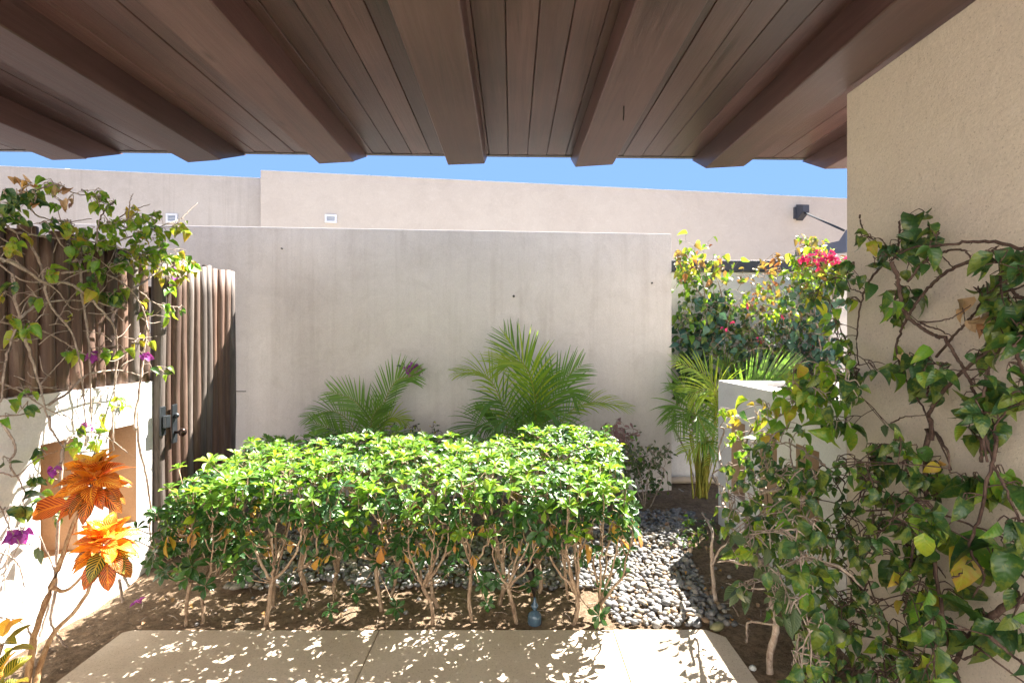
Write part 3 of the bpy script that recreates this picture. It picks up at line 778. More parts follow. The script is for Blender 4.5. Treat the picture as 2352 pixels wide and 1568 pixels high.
# loose stones and litter
def stone(px, py, s, mat, label, seedk, sq=(1.2, .8, .7)):
    p = atZ(px, py, 0.0); me = PEB[seedk]
    o = bpy.data.objects.new('stone', me.copy()); o.data.materials.clear(); o.data.materials.append(mat); COL.objects.link(o)
    o.location = (p.x, p.y, soil_z(p.x, p.y)+s*.35); o.scale = (s*sq[0], s*sq[1], s*sq[2]); o.rotation_euler = (0, 0, rng.random()*6)
    return tag(o, label, 'stone')
M['mossy'] = m_plain('mossy_stone', (.30,.29,.15), .85, nscale=20, var=.3, bs=.5)
M['pale_stone'] = m_plain('pale_stone', (.52,.54,.53), .6, nscale=25)
stone(1647, 1442, .045, M['mossy'], 'squarish mossy yellow stone at the far right corner of the walkway', 2)
stone(1728, 1532, .020, M['pale_stone'], 'single pale pebble lying on the soil right of the walkway', 4, (1, 1, 1))
# ================================================================== HEDGE
HED = []
def hedge_top(x, y):
    return .73+.06*mn.noise((x*2.1, y*2.1, 4))+.05*mn.noise((x*6, y*6, 8))+.02*(y-2.7)/1.2+(.05 if x > .1 and y > 3.3 else 0)-.03*max(0, min(1, (-1.6-x)/.3))+.025*mn.noise((x*13, y*13, 2))
bases = []
for px, y in ((427, 2.69), (466, 2.72), (611, 2.70), (628, 2.92), (709, 2.90), (772, 2.97), (877, 2.84), (896, 2.96), (994, 2.70), (1007, 2.88), (1084, 2.74),
              (1147, 2.88), (1188, 2.71), (1305, 2.95), (1317, 2.70), (1387, 2.76), (1240, 3.02)):
    bases.append(((px-CX)/F*y, y))
for i in range(9): bases.append((-1.75+.29*i+rng.uniform(-.06, .06), 3.80+rng.uniform(-.08, .1)))
for i in range(5): bases.append((-1.62+.5*i+rng.uniform(-.1, .1), 3.35+rng.uniform(-.1, .1)))
sh = []
for i, (x, y) in enumerate(bases):
    z = soil_z(x, y)-.01
    if y < 3.05: lab = None
    r = empty('hedge_shrub', (x, y, z), None, 'shrub', 'shrubs of the clipped green hedge')
    sh.append([r, []])
pos_txt = {0: 'leftmost thin trunked hedge shrub beside the walkway corner', 1: 'hedge shrub with the big dark lower leaves, second from the left end',
 8: 'hedge shrub with a forked pale trunk at the slab edge left of the garden light', 12: 'hedge shrub whose leaning trunk touches the garden light',
 15: 'hedge shrub with the low wide fork beside the gravel, last on the right', 14: 'upright hedge shrub just left of the low fork by the gravel'}
ORD = ['first', 'second', 'third', 'fourth', 'fifth', 'sixth', 'seventh', 'eighth', 'ninth', 'tenth', 'eleventh', 'twelfth', 'thirteenth', 'fourteenth', 'fifteenth', 'sixteenth', 'seventeenth']
def order(i, a, b):
    g = sorted(range(a, b), key=lambda k: (bases[k][0]/bases[k][1])); return ORD[g.index(i)]
for i, (r, _) in enumerate(sh):
    if i in pos_txt: r['label'] = pos_txt[i]
    elif i < 17: r['label'] = order(i, 0, 17)+' hedge shrub from the left in the front row, with bare pale stems'
    elif i < 26: r['label'] = order(i, 17, 26)+' hedge shrub from the left in the back row, nearest the courtyard wall'
    else: r['label'] = order(i, 26, len(bases))+' from the left of the hedge shrubs rooted among the pebbles in the middle'
# rosettes over the canopy
ros = []
def nearest(x, y):
    b = min(range(len(bases)), key=lambda i: (bases[i][0]-x)**2+((bases[i][1]-y)*.9)**2+rng.uniform(0, .015)); return b
def edge_d(x, y):
    """distance inside the hedge outline"""
    xr = (.64 if y < 3.2 else .70+.1*(y-3.2))+.05*mn.noise((y*5, 1, 1))
    xl = -1.86-.05*(y-2.7)
    return min(x-xl, xr-x, y-2.60+.03*math.sin(x*7), 3.98-y+.03*math.sin(x*5))
st = .080; y = 2.58
while y < 4.0:
    x = -1.95
    while x < .9:
        px_, py_ = x+rng.uniform(-.45, .45)*st, y+rng.uniform(-.45, .45)*st
        e = edge_d(px_, py_)
        if e > 0:
            zt = hedge_top(px_, py_)-.06*max(0, 1-e/.08)**1.5
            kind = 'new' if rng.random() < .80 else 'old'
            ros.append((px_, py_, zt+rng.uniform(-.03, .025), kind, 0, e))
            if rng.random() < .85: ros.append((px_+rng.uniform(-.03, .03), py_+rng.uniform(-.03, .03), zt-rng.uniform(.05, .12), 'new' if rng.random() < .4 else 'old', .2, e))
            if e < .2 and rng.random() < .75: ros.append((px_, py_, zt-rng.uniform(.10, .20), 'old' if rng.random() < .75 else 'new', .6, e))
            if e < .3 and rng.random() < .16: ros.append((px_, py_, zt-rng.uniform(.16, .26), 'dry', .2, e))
        x += st
    y += st
for _ in range(90):
    ros.append((rng.uniform(-1.95, -1.5), rng.uniform(2.60, 3.1), rng.uniform(.28, .68), 'old' if rng.random() < .7 else 'new', .5, .05))
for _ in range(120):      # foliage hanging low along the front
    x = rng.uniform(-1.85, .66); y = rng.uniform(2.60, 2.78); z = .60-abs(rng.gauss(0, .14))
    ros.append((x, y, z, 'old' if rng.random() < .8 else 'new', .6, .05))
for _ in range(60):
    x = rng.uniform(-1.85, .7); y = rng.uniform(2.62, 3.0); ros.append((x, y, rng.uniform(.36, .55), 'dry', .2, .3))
# lone tall shoots
for px, py, d in ((628, 1012, 3.75), (640, 1015, 3.8), (765, 1010, 3.85), (1250, 995, 3.8), (1238, 1003, 3.7), (1330, 1000, 3.6), (1390, 1040, 3.2), (480, 1060, 2.9), (410, 1075, 2.75)):
    p = at(px, py, d); ros.append((p.x, p.y, p.z, 'new', 0, .3))
# hand-placed low dark rosettes at the front
low = [(440, 1300, 2.62, 1.35), (400, 1255, 2.66, 1.2), (380, 1315, 2.68, 1.1), (455, 1215, 2.72, 1.0), (520, 1240, 2.78, 1.), (560, 1320, 2.72, .9), (500, 1200, 2.75, .9),
       (590, 1255, 2.8, 1.), (620, 1300, 2.75, 1.), (660, 1340, 2.75, .8), (740, 1290, 2.75, 1.), (770, 1250, 2.85, 1.), (760, 1400, 2.72, .85), (815, 1360, 2.7, .85),
       (870, 1290, 2.8, .9), (900, 1320, 2.74, .9), (910, 1395, 2.68, .9), (935, 1260, 2.72, 1.1), (915, 1255, 2.74, 1.0), (1005, 1230, 2.8, 1.), (1050, 1270, 2.8, .9), (1030, 1300, 2.8, .8), (1110, 1340, 2.75, .9),
       (1090, 1310, 2.78, .9), (1140, 1330, 2.72, .9), (1120, 1385, 2.72, .7), (1215, 1270, 2.75, .9), (1230, 1320, 2.72, .7), (1280, 1250, 2.75, .9), (1376, 1412, 2.66, 1.0), (1390, 1350, 2.75, .8),
       (1425, 1300, 2.8, .9), (1440, 1260, 2.85, .8), (1440, 1200, 2.85, .9), (1455, 1160, 2.9, .9), (1435, 1230, 2.8, .8), (385, 1200, 2.7, 1.), (360, 1180, 2.75, .9), (690, 1380, 2.75, .6), (350, 1290, 2.7, .9),
       (470, 1345, 2.66, .9), (432, 1325, 2.64, 1.1), (1340, 1280, 2.8, .8), (1180, 1230, 2.75, .9), (820, 1230, 2.75, .9), (700, 1240, 2.78, .9)]
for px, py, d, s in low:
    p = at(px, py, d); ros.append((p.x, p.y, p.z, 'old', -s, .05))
for (x, y, z, kind, m, e) in ros:
    sh[nearest(x, y)][1].append((x, y, z, kind, m, e))
def curve(a, b, bow, n=5, jit=.006):
    a = Vector(a); b = Vector(b); mid = (a+b)/2+Vector(bow)
    return smooth_pts([a, mid, b], n, jit)
for i, (r, rs) in enumerate(sh):
    bx, by = bases[i]; z0 = r.location.z
    if not rs: 
        rs.append((bx, by, .7, 'new', 0, .3))
    fz = rng.uniform(.14, .30) if i < 17 else rng.uniform(.10, .25)
    if i == 15: fz = .10
    if i in (8, 12): fz = .22
    lean = Vector((rng.uniform(-.05, .05), rng.uniform(-.03, .04), 0))
    fork = Vector((bx, by, z0+fz))+lean
    tr = rng.uniform(.0085, .013)
    MB().tube(smooth_pts([Vector((bx, by, z0)), (Vector((bx, by, z0))+fork)/2+Vector((rng.uniform(-.02, .02), 0, 0)), fork], 4, .002), [tr*1.25]+[tr]*7+[tr*.9], 7, wob=.15).obj('trunk', M['bark_hedge'], r, True)
    # branches towards well-spread top rosettes
    tops = [q for q in rs if q[2] > .5]
    nb = min(len(tops), rng.choice((4, 5, 5, 6)))
    ch = []
    for _ in range(nb):
        best = max(rng.sample(tops, min(12, len(tops))), key=lambda q: min([((q[0]-c[0])**2+(q[1]-c[1])**2) for c in ch] or [1]))
        ch.append(best)
    brs = []
    for q in ch:
        b = Vector((q[0], q[1], q[2]-.03))
        st_ = fork+Vector((0, 0, -.01))
        out = Vector(((b.x-st_.x)*.22+rng.uniform(-.02, .02), (b.y-st_.y)*.2, -.02))
        pts = curve(st_, b, out, 6, .004); brs.append(pts)
        n = len(pts); MB().tube(pts, [tr*.72*(1-.68*k/(n-1)) for k in range(n)], 6, wob=.15).obj('branch', M['bark_hedge'], r, True)
    tw = MB()
    allp = [p for b in brs for p in b]+[fork]
    for q in rs:
        p = Vector((q[0], q[1], q[2]))
        c = min(allp, key=lambda a: (a-p).length+max(0, a.z-p.z+.06)*2.5)
        if (c-p).length < .02: continue
        pts = curve(c, p, Vector((0, 0, -.02)), 2, .003); n = len(pts)
        tw.tube(pts, [.0042*(1-.45*k/(n-1)) for k in range(n)], 4)
    if tw.v: tw.obj('twigs', M['bark_hedge'], r, True)['kind'] = 'stuff'
    for q in rs:
        x, y, z, kind, m, e = q
        s = rng.choice((.05, .06, .07, .085))*rng.uniform(.85, 1.15) if m >= 0 else .078*abs(m)
        if kind == 'dry': s *= 1.1
        tilt = Vector((0, 0, 1))
        if m > 0 or e < .12: tilt += Vector((rng.gauss(0, .35), rng.gauss(-.15, .35) if y < 3 else rng.gauss(0, .35), 0))*(1+m)
        if m < 0: tilt += Vector((rng.gauss(0, .5), -1.0+rng.gauss(0, .5), 0))
        tilt += Vector((rng.gauss(0, .15), rng.gauss(0, .15), 0))
        Mx = Matrix.Translation((x, y, z)) @ tilt.to_track_quat('Z', 'Y').to_matrix().to_4x4() @ Matrix.Rotation(rng.random()*6.3, 4, 'Z') @ Matrix.Scale(s, 4)
        inst('leaf_rosette', rng.choice(RZ[kind]), r, Mx)

# ================================================================== PALMS
def frond(parent, P, leaf, mat, nrm=(0, -1, .25), n=26, start=.28, droop=.35, rad=.006, wl=.018, ang=48):
    P = smooth_pts(P, 10); N = len(P)
    mb = MB(); mb.tube(P, [rad*(1-.75*k/(N-1)) for k in range(N)], 5, m=1)
    nrm = Vector(nrm).normalized()
    for j in range(n):
        s = start+(1-start)*(j+.5)/n; f = s*(N-1); a = min(int(f), N-2); p = P[a].lerp(P[a+1], f-a)
        t = (P[a+1]-P[a]).normalized(); side = t.cross(nrm).normalized(); up = side.cross(t)
        q = (s-start)/(1-start); L = leaf*(math.sin(math.pi*(.16+.78*q))**.7)*rng.uniform(.88, 1.08)
        an = R(ang*(1-.45*q)+rng.uniform(-5, 5))
        for sd in (-1, 1):
            d = (t*math.cos(an)+side*sd*math.sin(an)+up*.18).normalized()
            pts = []; v = []; uv = []; cur = p.copy(); dd_ = d.copy(); segs = 5
            for k in range(segs+1):
                w_ = .72*wl*L/leaf*(.35, .9, 1., .85, .5, .05)[k]*.5+.0008
                wd = dd_.cross(up if abs(dd_.dot(up)) < .95 else side).normalized()
                v += [cur-wd*w_, cur+wd*w_]; uv += [(0, k/segs), (1, k/segs)]
                cur = cur+dd_*(L/segs); dd_ = (dd_+Vector((0, 0, -droop*(.15+.25*k/segs)))*rng.uniform(.7, 1.3)).normalized()
            mb.add(v, [(2*k, 2*k+1, 2*k+3, 2*k+2) for k in range(segs)], uv, rng.random(), 0)
    return mb.obj('frond', [mat, M['palm_stem']], parent, True)
def palm(base, label, fr, stems, group='feathery palms in the courtyard beds'):
    r = empty('palm', base, label, 'palm', group)
    for (pts, leaf, mat, kw) in fr:
        frond(r, pts, leaf, M[mat], **kw)
    for k in range(stems[0]):
        a = rng.random()*6.3; rr = rng.uniform(0, stems[1]); b = Vector(base)+Vector((rr*math.cos(a), rr*math.sin(a)*.7, -.02))
        tp = b+Vector((rng.gauss(0, .05), rng.gauss(0, .04), stems[2]*rng.uniform(.7, 1.1)))
        MB().tube(curve(b, tp, (0, 0, 0), 3, .004), rng.uniform(.008, .014), 6).obj('cane', M['palm_stem'], r, True)
    return r
def P3(d, *pp):
    n = len(pp); ds = d if hasattr(d, '__len__') else [d]*n
    return [at(x, y, ds[i]) for i, (x, y) in enumerate(pp)]
d = 4.62; bB = at(1190, 1140, d); bB.z = soil_z(bB.x, bB.y)
B = lambda *pp, dd=(4.62, 4.55, 4.5, 4.45): P3(list(dd)[:len(pp)], *pp)
frB = [
 (B((1195, 1140), (1215, 980), (1212, 860), (1158, 768), dd=(4.62, 4.68, 4.72, 4.72)), .42, 'palm', dict(nrm=(.25, -1, .2), n=24, droop=.12, wl=.026)),
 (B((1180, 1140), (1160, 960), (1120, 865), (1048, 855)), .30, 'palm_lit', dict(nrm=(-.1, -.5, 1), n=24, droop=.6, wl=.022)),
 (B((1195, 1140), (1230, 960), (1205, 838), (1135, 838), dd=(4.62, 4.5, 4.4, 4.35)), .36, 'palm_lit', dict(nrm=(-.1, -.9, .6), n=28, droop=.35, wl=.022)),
 (B((1205, 1140), (1240, 980), (1275, 890), (1335, 838)), .34, 'palm', dict(nrm=(-.2, -1, .3), n=26, droop=.25, wl=.02)),
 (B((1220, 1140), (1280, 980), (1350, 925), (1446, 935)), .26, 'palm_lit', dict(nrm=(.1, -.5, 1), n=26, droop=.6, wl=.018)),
 (B((1175, 1140), (1150, 1010), (1110, 975), (1062, 1005), dd=(4.62, 4.45, 4.3, 4.2)), .30, 'palm', dict(nrm=(0, -.8, 1), n=26, droop=.6, wl=.02)),
 (B((1180, 1140), (1155, 1010), (1128, 960), (1098, 932)), .16, 'palm', dict(nrm=(0, -1, .3), n=14, droop=.1, wl=.03, ang=18)),
 (B((1200, 1140), (1215, 1000), (1250, 940), (1310, 985), dd=(4.6, 4.4, 4.25, 4.15)), .30, 'palm', dict(nrm=(0, -.7, .8), n=24, droop=.6, wl=.02)),
 (B((1190, 1140), (1180, 1000), (1150, 920), (1090, 950), dd=(4.6, 4.45, 4.35, 4.3)), .28, 'palm', dict(nrm=(0, -.8, .7), n=22, droop=.6, wl=.02)),
 (B((1200, 1140), (1235, 1000), (1290, 900), (1330, 920), dd=(4.6, 4.5, 4.5, 4.45)), .28, 'palm', dict(nrm=(0, -.9, .5), n=22, droop=.4, wl=.02)),
 (B((1200, 1140), (1225, 960), (1240, 890), (1262, 850)), .30, 'palm', dict(nrm=(.1, -1, .3), n=22, droop=.2, wl=.02)),
 (B((1210, 1140), (1260, 1040), (1300, 1000), (1345, 1030), dd=(4.5, 4.3, 4.15, 4.1)), .24, 'palm', dict(nrm=(0, -.7, .8), n=20, droop=.6, wl=.018)),
 (B((1190, 1140), (1195, 1020), (1175, 960), (1130, 985), dd=(4.5, 4.35, 4.2, 4.1)), .26, 'palm', dict(nrm=(0, -.7, .8), n=20, droop=.6, wl=.018)),
]
for k in range(2):
    x = rng.uniform(1120, 1330)
    frB.append((B((1195, 1140), (1195+(x-1195)*.35, 1030), (1195+(x-1195)*.75, rng.uniform(930, 975)), (x, rng.uniform(960, 1020)), dd=(4.6, 4.5, 4.35, 4.25)), .24, 'palm', dict(nrm=(rng.uniform(-.3, .3), -.8, .6), n=20, droop=.5, wl=.017)))
palm(bB, 'large feathery palm before the middle of the courtyard wall', frB, (7, .08, .35))
bA = at(845, 1130, 4.5); bA.z = soil_z(bA.x, bA.y); A = lambda *pp, dd=(4.5, 4.5, 4.48, 4.45): P3(list(dd)[:len(pp)], *pp)
frA = [
 (A((850, 1130), (868, 980), (905, 880), (962, 862)), .26, 'palm', dict(nrm=(-.4, -1, .2), n=30, droop=.2, wl=.022)),
 (A((848, 1130), (860, 1000), (820, 925), (760, 898)), .27, 'palm', dict(nrm=(0, -1, .4), n=26, droop=.18, wl=.02)),
 (A((840, 1130), (820, 1000), (770, 945), (700, 960)), .24, 'palm', dict(nrm=(0, -.7, .8), n=24, droop=.4, wl=.015)),
 (A((850, 1130), (865, 1010), (895, 960), (935, 968)), .18, 'palm_lit', dict(nrm=(0, -.8, .7), n=20, droop=.5, wl=.02)),
 (A((840, 1130), (815, 1030), (770, 990), (715, 968), dd=(4.5, 4.4, 4.3, 4.2)), .2, 'palm', dict(nrm=(0, -1, .4), n=22, droop=.2, wl=.02)),
 (A((845, 1130), (850, 1020), (855, 960), (880, 925)), .24, 'palm', dict(nrm=(0, -1, .3), n=22, droop=.25, wl=.018)),
 (A((850, 1130), (870, 1030), (905, 1000), (945, 1015), dd=(4.5, 4.4, 4.3, 4.25)), .18, 'palm', dict(nrm=(0, -.7, .7), n=18, droop=.5, wl=.016)),
]
palm(bA, 'smaller palm at left of the courtyard wall reaching up to a purple flower', frA, (5, .06, .3))
bC = at(1612, 1125, 4.85); bC.z = soil_z(bC.x, bC.y)-.02; C_ = lambda *pp, dd=(4.85, 4.8, 4.75, 4.7): P3(list(dd)[:len(pp)], *pp)
frC = [
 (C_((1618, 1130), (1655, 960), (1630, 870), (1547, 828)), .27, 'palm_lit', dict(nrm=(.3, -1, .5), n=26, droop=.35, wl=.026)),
 (C_((1625, 1130), (1680, 950), (1745, 880), (1832, 852), dd=(4.8, 4.65, 4.6, 4.6)), .36, 'palm', dict(nrm=(-.1, -1, .2), n=34, droop=.28, wl=.021, start=.30, ang=56)),
 (C_((1625, 1130), (1680, 960), (1760, 900), (1850, 900), dd=(4.8, 4.6, 4.55, 4.5)), .34, 'palm', dict(nrm=(0, -.9, .6), n=24, droop=.5, wl=.026)),
 (C_((1612, 1130), (1640, 980), (1640, 900), (1580, 905), dd=(4.85, 4.7, 4.55, 4.45)), .36, 'palm_lit', dict(nrm=(0, -.9, .5), n=26, droop=.7, wl=.02)),
 (C_((1605, 1130), (1620, 1020), (1590, 945), (1550, 985), dd=(4.85, 4.7, 4.6, 4.5)), .30, 'palm', dict(nrm=(0, -.8, .6), n=24, droop=.6, wl=.018)),
 (C_((1610, 1130), (1630, 1060), (1618, 1015), (1575, 1040), dd=(4.85, 4.6, 4.45, 4.35)), .26, 'palm_lit', dict(nrm=(0, -.8, .7), n=22, droop=.7, wl=.018)),
 (C_((1610, 1130), (1625, 1060), (1622, 1015), (1650, 1045), dd=(4.85, 4.6, 4.45, 4.35)), .24, 'palm', dict(nrm=(0, -.8, .7), n=20, droop=.7, wl=.018)),
 (C_((1605, 1130), (1650, 960), (1680, 880), (1655, 815), dd=(4.9, 4.95, 5.0, 5.0)), .3, 'palm', dict(nrm=(0, -1, .2), n=22, droop=.2, wl=.02)),
 (C_((1605, 1130), (1600, 980), (1580, 900), (1550, 880), dd=(4.9, 4.9, 4.9, 4.9)), .3, 'palm', dict(nrm=(0, -1, .3), n=20, droop=.4, wl=.018)),
 (C_((1605, 1130), (1640, 990), (1650, 940), (1690, 930), dd=(4.9, 4.8, 4.7, 4.7)), .3, 'palm', dict(nrm=(0, -1, .3), n=20, droop=.5, wl=.018)),
 (C_((1605, 1130), (1590, 1010), (1560, 930), (1535, 960), dd=(4.9, 4.8, 4.7, 4.7)), .3, 'palm', dict(nrm=(0, -1, .3), n=20, droop=.5, wl=.018)),
 (C_((1610, 1130), (1620, 1000), (1600, 950), (1620, 990), dd=(4.9, 4.7, 4.5, 4.45)), .3, 'palm', dict(nrm=(0, -1, .5), n=20, droop=.7, wl=.018)),
]
palm(bC, 'bright palm with many yellow green canes in the passage behind the low wall', frC, (14, .13, .62))

# ================================================================== LEAFY PLANTS (generic)
def cluster(leaves, c, r3, n, keys, size, facing, droop):
    for _ in range(n):
        p = Vector(c)+Vector((rng.gauss(0, r3[0]), rng.gauss(0, r3[1]), rng.gauss(0, r3[2])))
        leaves.append((leaf_matrix(p, 1, facing, droop), rng.choice(keys), size*rng.uniform(.6, 1.25), p))
def finish(leaves):
    leaves = [(m, k, s*(.68 if k == 'dry' else 1), p) for (m, k, s, p) in leaves]
    return [(m @ Matrix.Scale(s, 4), k, s) for (m, k, s, p) in leaves]
def twigs_to(mb, leaves, stems, r=.0022, maxd=.35):
    """short twig from each leaf to the closest stem point, in chains"""
    pts = [p for s in stems for p in s]
    if not pts: return
    A_ = np.array([tuple(p) for p in pts])
    for (m, k, s, p) in leaves:
        a = np.array(tuple(p)); i = int(np.argmin(((A_-a)**2).sum(1))); q = Vector(A_[i])
        dd_ = (q-p).length
        if dd_ < .012 or dd_ > maxd: continue
        c = curve(q, p, Vector((rng.gauss(0, .01), rng.gauss(0, .01), .015)), 2, 0)
        mb.tube(c, [r*1.2]+[r]*(len(c)-2)+[r*.6], 4, cap=False)
        if dd_ > .05: A_ = np.vstack([A_, [tuple(c[len(c)//2])]])

def bush(name, base, label, cat, clusters, stems, bark, group=None, cap=300, rs=.010):
    r = empty(name, base, label, cat, group)
    leaves = []; sp = []
    for s in stems:
        pts = smooth_pts(s, 6, .004); sp.append(pts); n = len(pts)
        MB().tube(pts, [rs*(1-.7*k/(n-1)) for k in range(n)], 6, wob=.15).obj('stem', M[bark], r, True)
    for c in clusters: cluster(leaves, *c)
    if group == 'passage shrubs': leaves = [l for l in leaves if l[3].x > 1.635 and l[3].y < 5.40]
    tw = MB(); twigs_to(tw, leaves, sp)
    if tw.v: tw.obj('twigs', M[bark], r, True)['kind'] = 'stuff'
    put_leaves(r, finish(leaves), cap); return r

FB = (-.1, -.75, .6)
def px_clusters(lst, d, dd=.08, size=.07, facing=FB, droop=.5, mul=2.7):
    out = []
    for (x, y, rad, n, keys) in lst:
        n = int(n*mul)
        dep = d+rng.uniform(-dd, dd); r3 = rad/F*dep*.5
        out.append((at(x, y, dep), (r3, r3*.6, r3), n, keys, size, facing, droop))
    return out
T, G, Ti, D_, Mi, Y = 'teal', 'grey', 'tip', 'vine_dark', 'vine_mid', 'vine_yel'
# passage shrubs against the boundary wall
zb = -.03
c1 = px_clusters([(1595, 610, 50, 22, [Y, Mi, Ti]), (1640, 610, 35, 14, [Mi, Ti, Y]), (1560, 590, 25, 8, [Ti, Y]), (1560, 625, 30, 8, [Ti, Y, Mi]), (1590, 660, 50, 20, [Mi, D_]), (1640, 690, 50, 16, [D_, T]), (1630, 740, 60, 10, [T, Mi]), (1580, 720, 60, 16, [D_, Mi]), (1570, 790, 70, 22, [T, D_]), (1630, 800, 70, 16, [T])], 5.15, size=.09)
c1 += px_clusters([(1580, 850, 60, 26, [T, D_]), (1570, 900, 50, 14, [T, D_]), (1560, 740, 40, 8, [Mi, T])], 5.1, size=.10)
c1 = [(c_[0], c_[1], c_[2], [Mi if k_ == Y and i_ % 2 else k_ for i_, k_ in enumerate(c_[3]*2)], *c_[4:]) for c_ in c1]
bush('climbing_shrub', (1.75, 5.2, zb), 'tall climbing shrub with a pale trunk at the corner of the courtyard wall', 'shrub', c1,
     [[at(1600, 1110, 5.2), at(1590, 900, 5.2), at(1625, 780, 5.2), at(1612, 640, 5.15), at(1600, 600, 5.15)], [at(1625, 790, 5.2), at(1660, 700, 5.2), at(1640, 620, 5.15)], [at(1610, 680, 5.2), at(1560, 600, 5.1)], [at(1548, 980, 5.0), at(1590, 1080, 4.9), at(1585, 1140, 4.9)]], 'bark_vine', 'passage shrubs')
c2 = px_clusters([(1700, 700, 45, 14, [D_, Mi]), (1740, 640, 40, 10, [Ti]), (1780, 610, 35, 8, [Ti]), (1750, 690, 60, 18, [Y, Mi, Ti]), (1690, 730, 50, 16, [G, D_]), (1760, 740, 70, 30, [Mi, Y, G]), (1800, 700, 60, 20, [Ti, Mi, Y]), (1720, 780, 70, 40, [D_, G, T]), (1790, 780, 80, 44, [G, Mi, T]), (1680, 800, 60, 24, [T, D_]), (1740, 840, 80, 34, [T, D_, G]), (1850, 740, 50, 18, [G, Mi]), (1840, 800, 60, 24, [T, G])], 5.0, size=.068)
c2 += [(at(x, y, 4.9), (.015, .01, .015), 3, ['petal'], .03, FB, .3) for x, y in ((1685, 740), (1663, 755), (1740, 780), (1752, 782), (1795, 730), (1718, 700), (1865, 790))]
c2 = [(c_[0], c_[1], c_[2], [Mi if k_ == Y else k_ for k_ in c_[3]], *c_[4:]) for c_ in c2]
bush('rose_shrub', (2.5, 5.1, zb), 'open shrub with bronze young tips and tiny red buds in the middle of the passage', 'shrub', c2,
     [[at(1720, 1000, 5.0), at(1740, 860, 5.0), at(1720, 760, 5.0), at(1700, 690, 5.0)], [at(1730, 1000, 5.0), at(1780, 850, 5.0), at(1800, 740, 5.0), at(1760, 620, 5.0)], [at(1735, 1000, 5.0), at(1810, 860, 5.0), at(1850, 740, 5.0)], [at(1725, 950, 5.0), at(1690, 840, 5.0), at(1670, 740, 5.0)]], 'bark_hedge', 'passage shrubs', rs=.008)
c3 = px_clusters([(1860, 560, 22, 10, [Ti, Y]), (1860, 600, 45, 22, [Ti, Y, Mi]), (1910, 622, 30, 12, [Y, Mi]), (1940, 615, 25, 8, [Ti, Y]), (1860, 640, 55, 26, [Mi, D_]), (1910, 640, 45, 18, [Mi, Y]), (1830, 620, 35, 12, [Mi, Y]), (1850, 690, 55, 18, [T, D_]), (1900, 700, 50, 14, [T]), (1880, 770, 60, 18, [T]), (1860, 840, 60, 20, [T]), (1900, 830, 40, 14, [T])], 4.85, size=.085)
for x, y, n in ((1853, 592, 8), (1877, 601, 8), (1881, 583, 5), (1903, 590, 12), (1912, 594, 14), (1935, 603, 6), (1838, 590, 4)):
    c3 += [(at(x, y, 4.66), (.022, .02, .020), n+3, ['petal'], .048, FB, .1)]
c3 = [(c_[0], c_[1], c_[2], [Mi if k_ == Y and i_ % 2 else k_ for i_, k_ in enumerate(c_[3]*2)], *c_[4:]) for c_ in c3]
bush('bougainvillea', (3.0, 4.95, zb), 'tall bougainvillea with hot pink flowers at the right end of the passage', 'shrub', c3,
     [[at(1895, 1010, 4.9), at(1890, 850, 4.9), at(1870, 700, 4.9), at(1862, 570, 4.85)], [at(1895, 1000, 4.9), at(1905, 760, 4.9), at(1925, 600, 4.85)], [at(1880, 760, 4.9), at(1840, 660, 4.85)]], 'bark_vine', 'passage shrubs')
c4 = px_clusters([(1570+27*i, 770+rng.uniform(-50, 120), 60, 11, [T, T, D_]) for i in range(15)], 5.2, size=.11)
bush('broad_leaved_shrub', (2.3, 5.3, zb), 'dark blue green broad leaved shrub filling the foot of the passage wall', 'shrub', c4, [[at(1600+70*i, 1000, 5.3), at(1590+75*i, 900, 5.28), at(1600+70*i, 820, 5.25)] for i in range(5)], 'bark_hedge', 'passage shrubs')
# low purple shrub at the wall corner
bz = lambda px, y: Vector(((px-CX)/F*y, y, soil_z((px-CX)/F*y, y)))
c5 = px_clusters([(1410, 985, 25, 20, ['purple']), (1435, 1000, 25, 18, ['purple']), (1405, 1030, 35, 26, ['purple', G]), (1450, 1040, 40, 26, [G, Mi]), (1490, 1060, 45, 30, [G, D_]), (1470, 1090, 55, 34, [G, D_]), (1510, 1040, 30, 14, [G]), (1440, 1070, 50, 26, [G]), (1500, 1120, 30, 10, [D_]), (1370, 1040, 40, 20, [G, 'purple'])], 4.5, size=.05, mul=2.4)
b5 = bz(1480, 4.4)
bush('purple_shrub', b5, 'straggly low shrub with dusky purple tips at the right end of the courtyard wall', 'shrub', c5,
     [[b5, at(1470, 1090, 4.45), at(1440, 1030, 4.5), at(1405, 985, 4.5)], [b5, at(1490, 1090, 4.45), at(1500, 1040, 4.5)], [b5+Vector((.05, 0, 0)), at(1520, 1100, 4.4), at(1528, 1060, 4.4)], [b5, at(1450, 1110, 4.45), at(1375, 1030, 4.5)]], 'bark_vine', 'low shrubs along the courtyard wall', rs=.006)
c6 = px_clusters([(900, 1015, 40, 20, [G]), (950, 1005, 40, 22, [G, Y]), (1000, 1010, 45, 22, [G, Y]), (1040, 1015, 35, 14, [G]), (760, 1005, 35, 12, [D_, 'purple']), (1095, 1030, 30, 10, ['purple'])], 4.55, size=.034, mul=2)
b6 = bz(960, 4.6)
bush('wiry_shrub', b6, 'thin wiry shrub with tiny leaves between the two palms', 'shrub', c6, [[b6, at(950+30*i, 1060, 4.58), at(880+50*i, 1000, 4.55)] for i in range(4)], 'bark_dark', 'low shrubs along the courtyard wall', rs=.004)
fl = [(at(x, y, 4.48), (.012, .01, .012), n*2, k, .045, FB, .2) for x, y, n, k in ((935, 848, 7, ['petal_purple', 'purple']), (948, 842, 8, ['petal_purple']), (960, 848, 6, ['purple', 'petal_purple']), (945, 860, 8, ['purple']), (925, 840, 2, [G]))]
b7 = bz(880, 4.55)
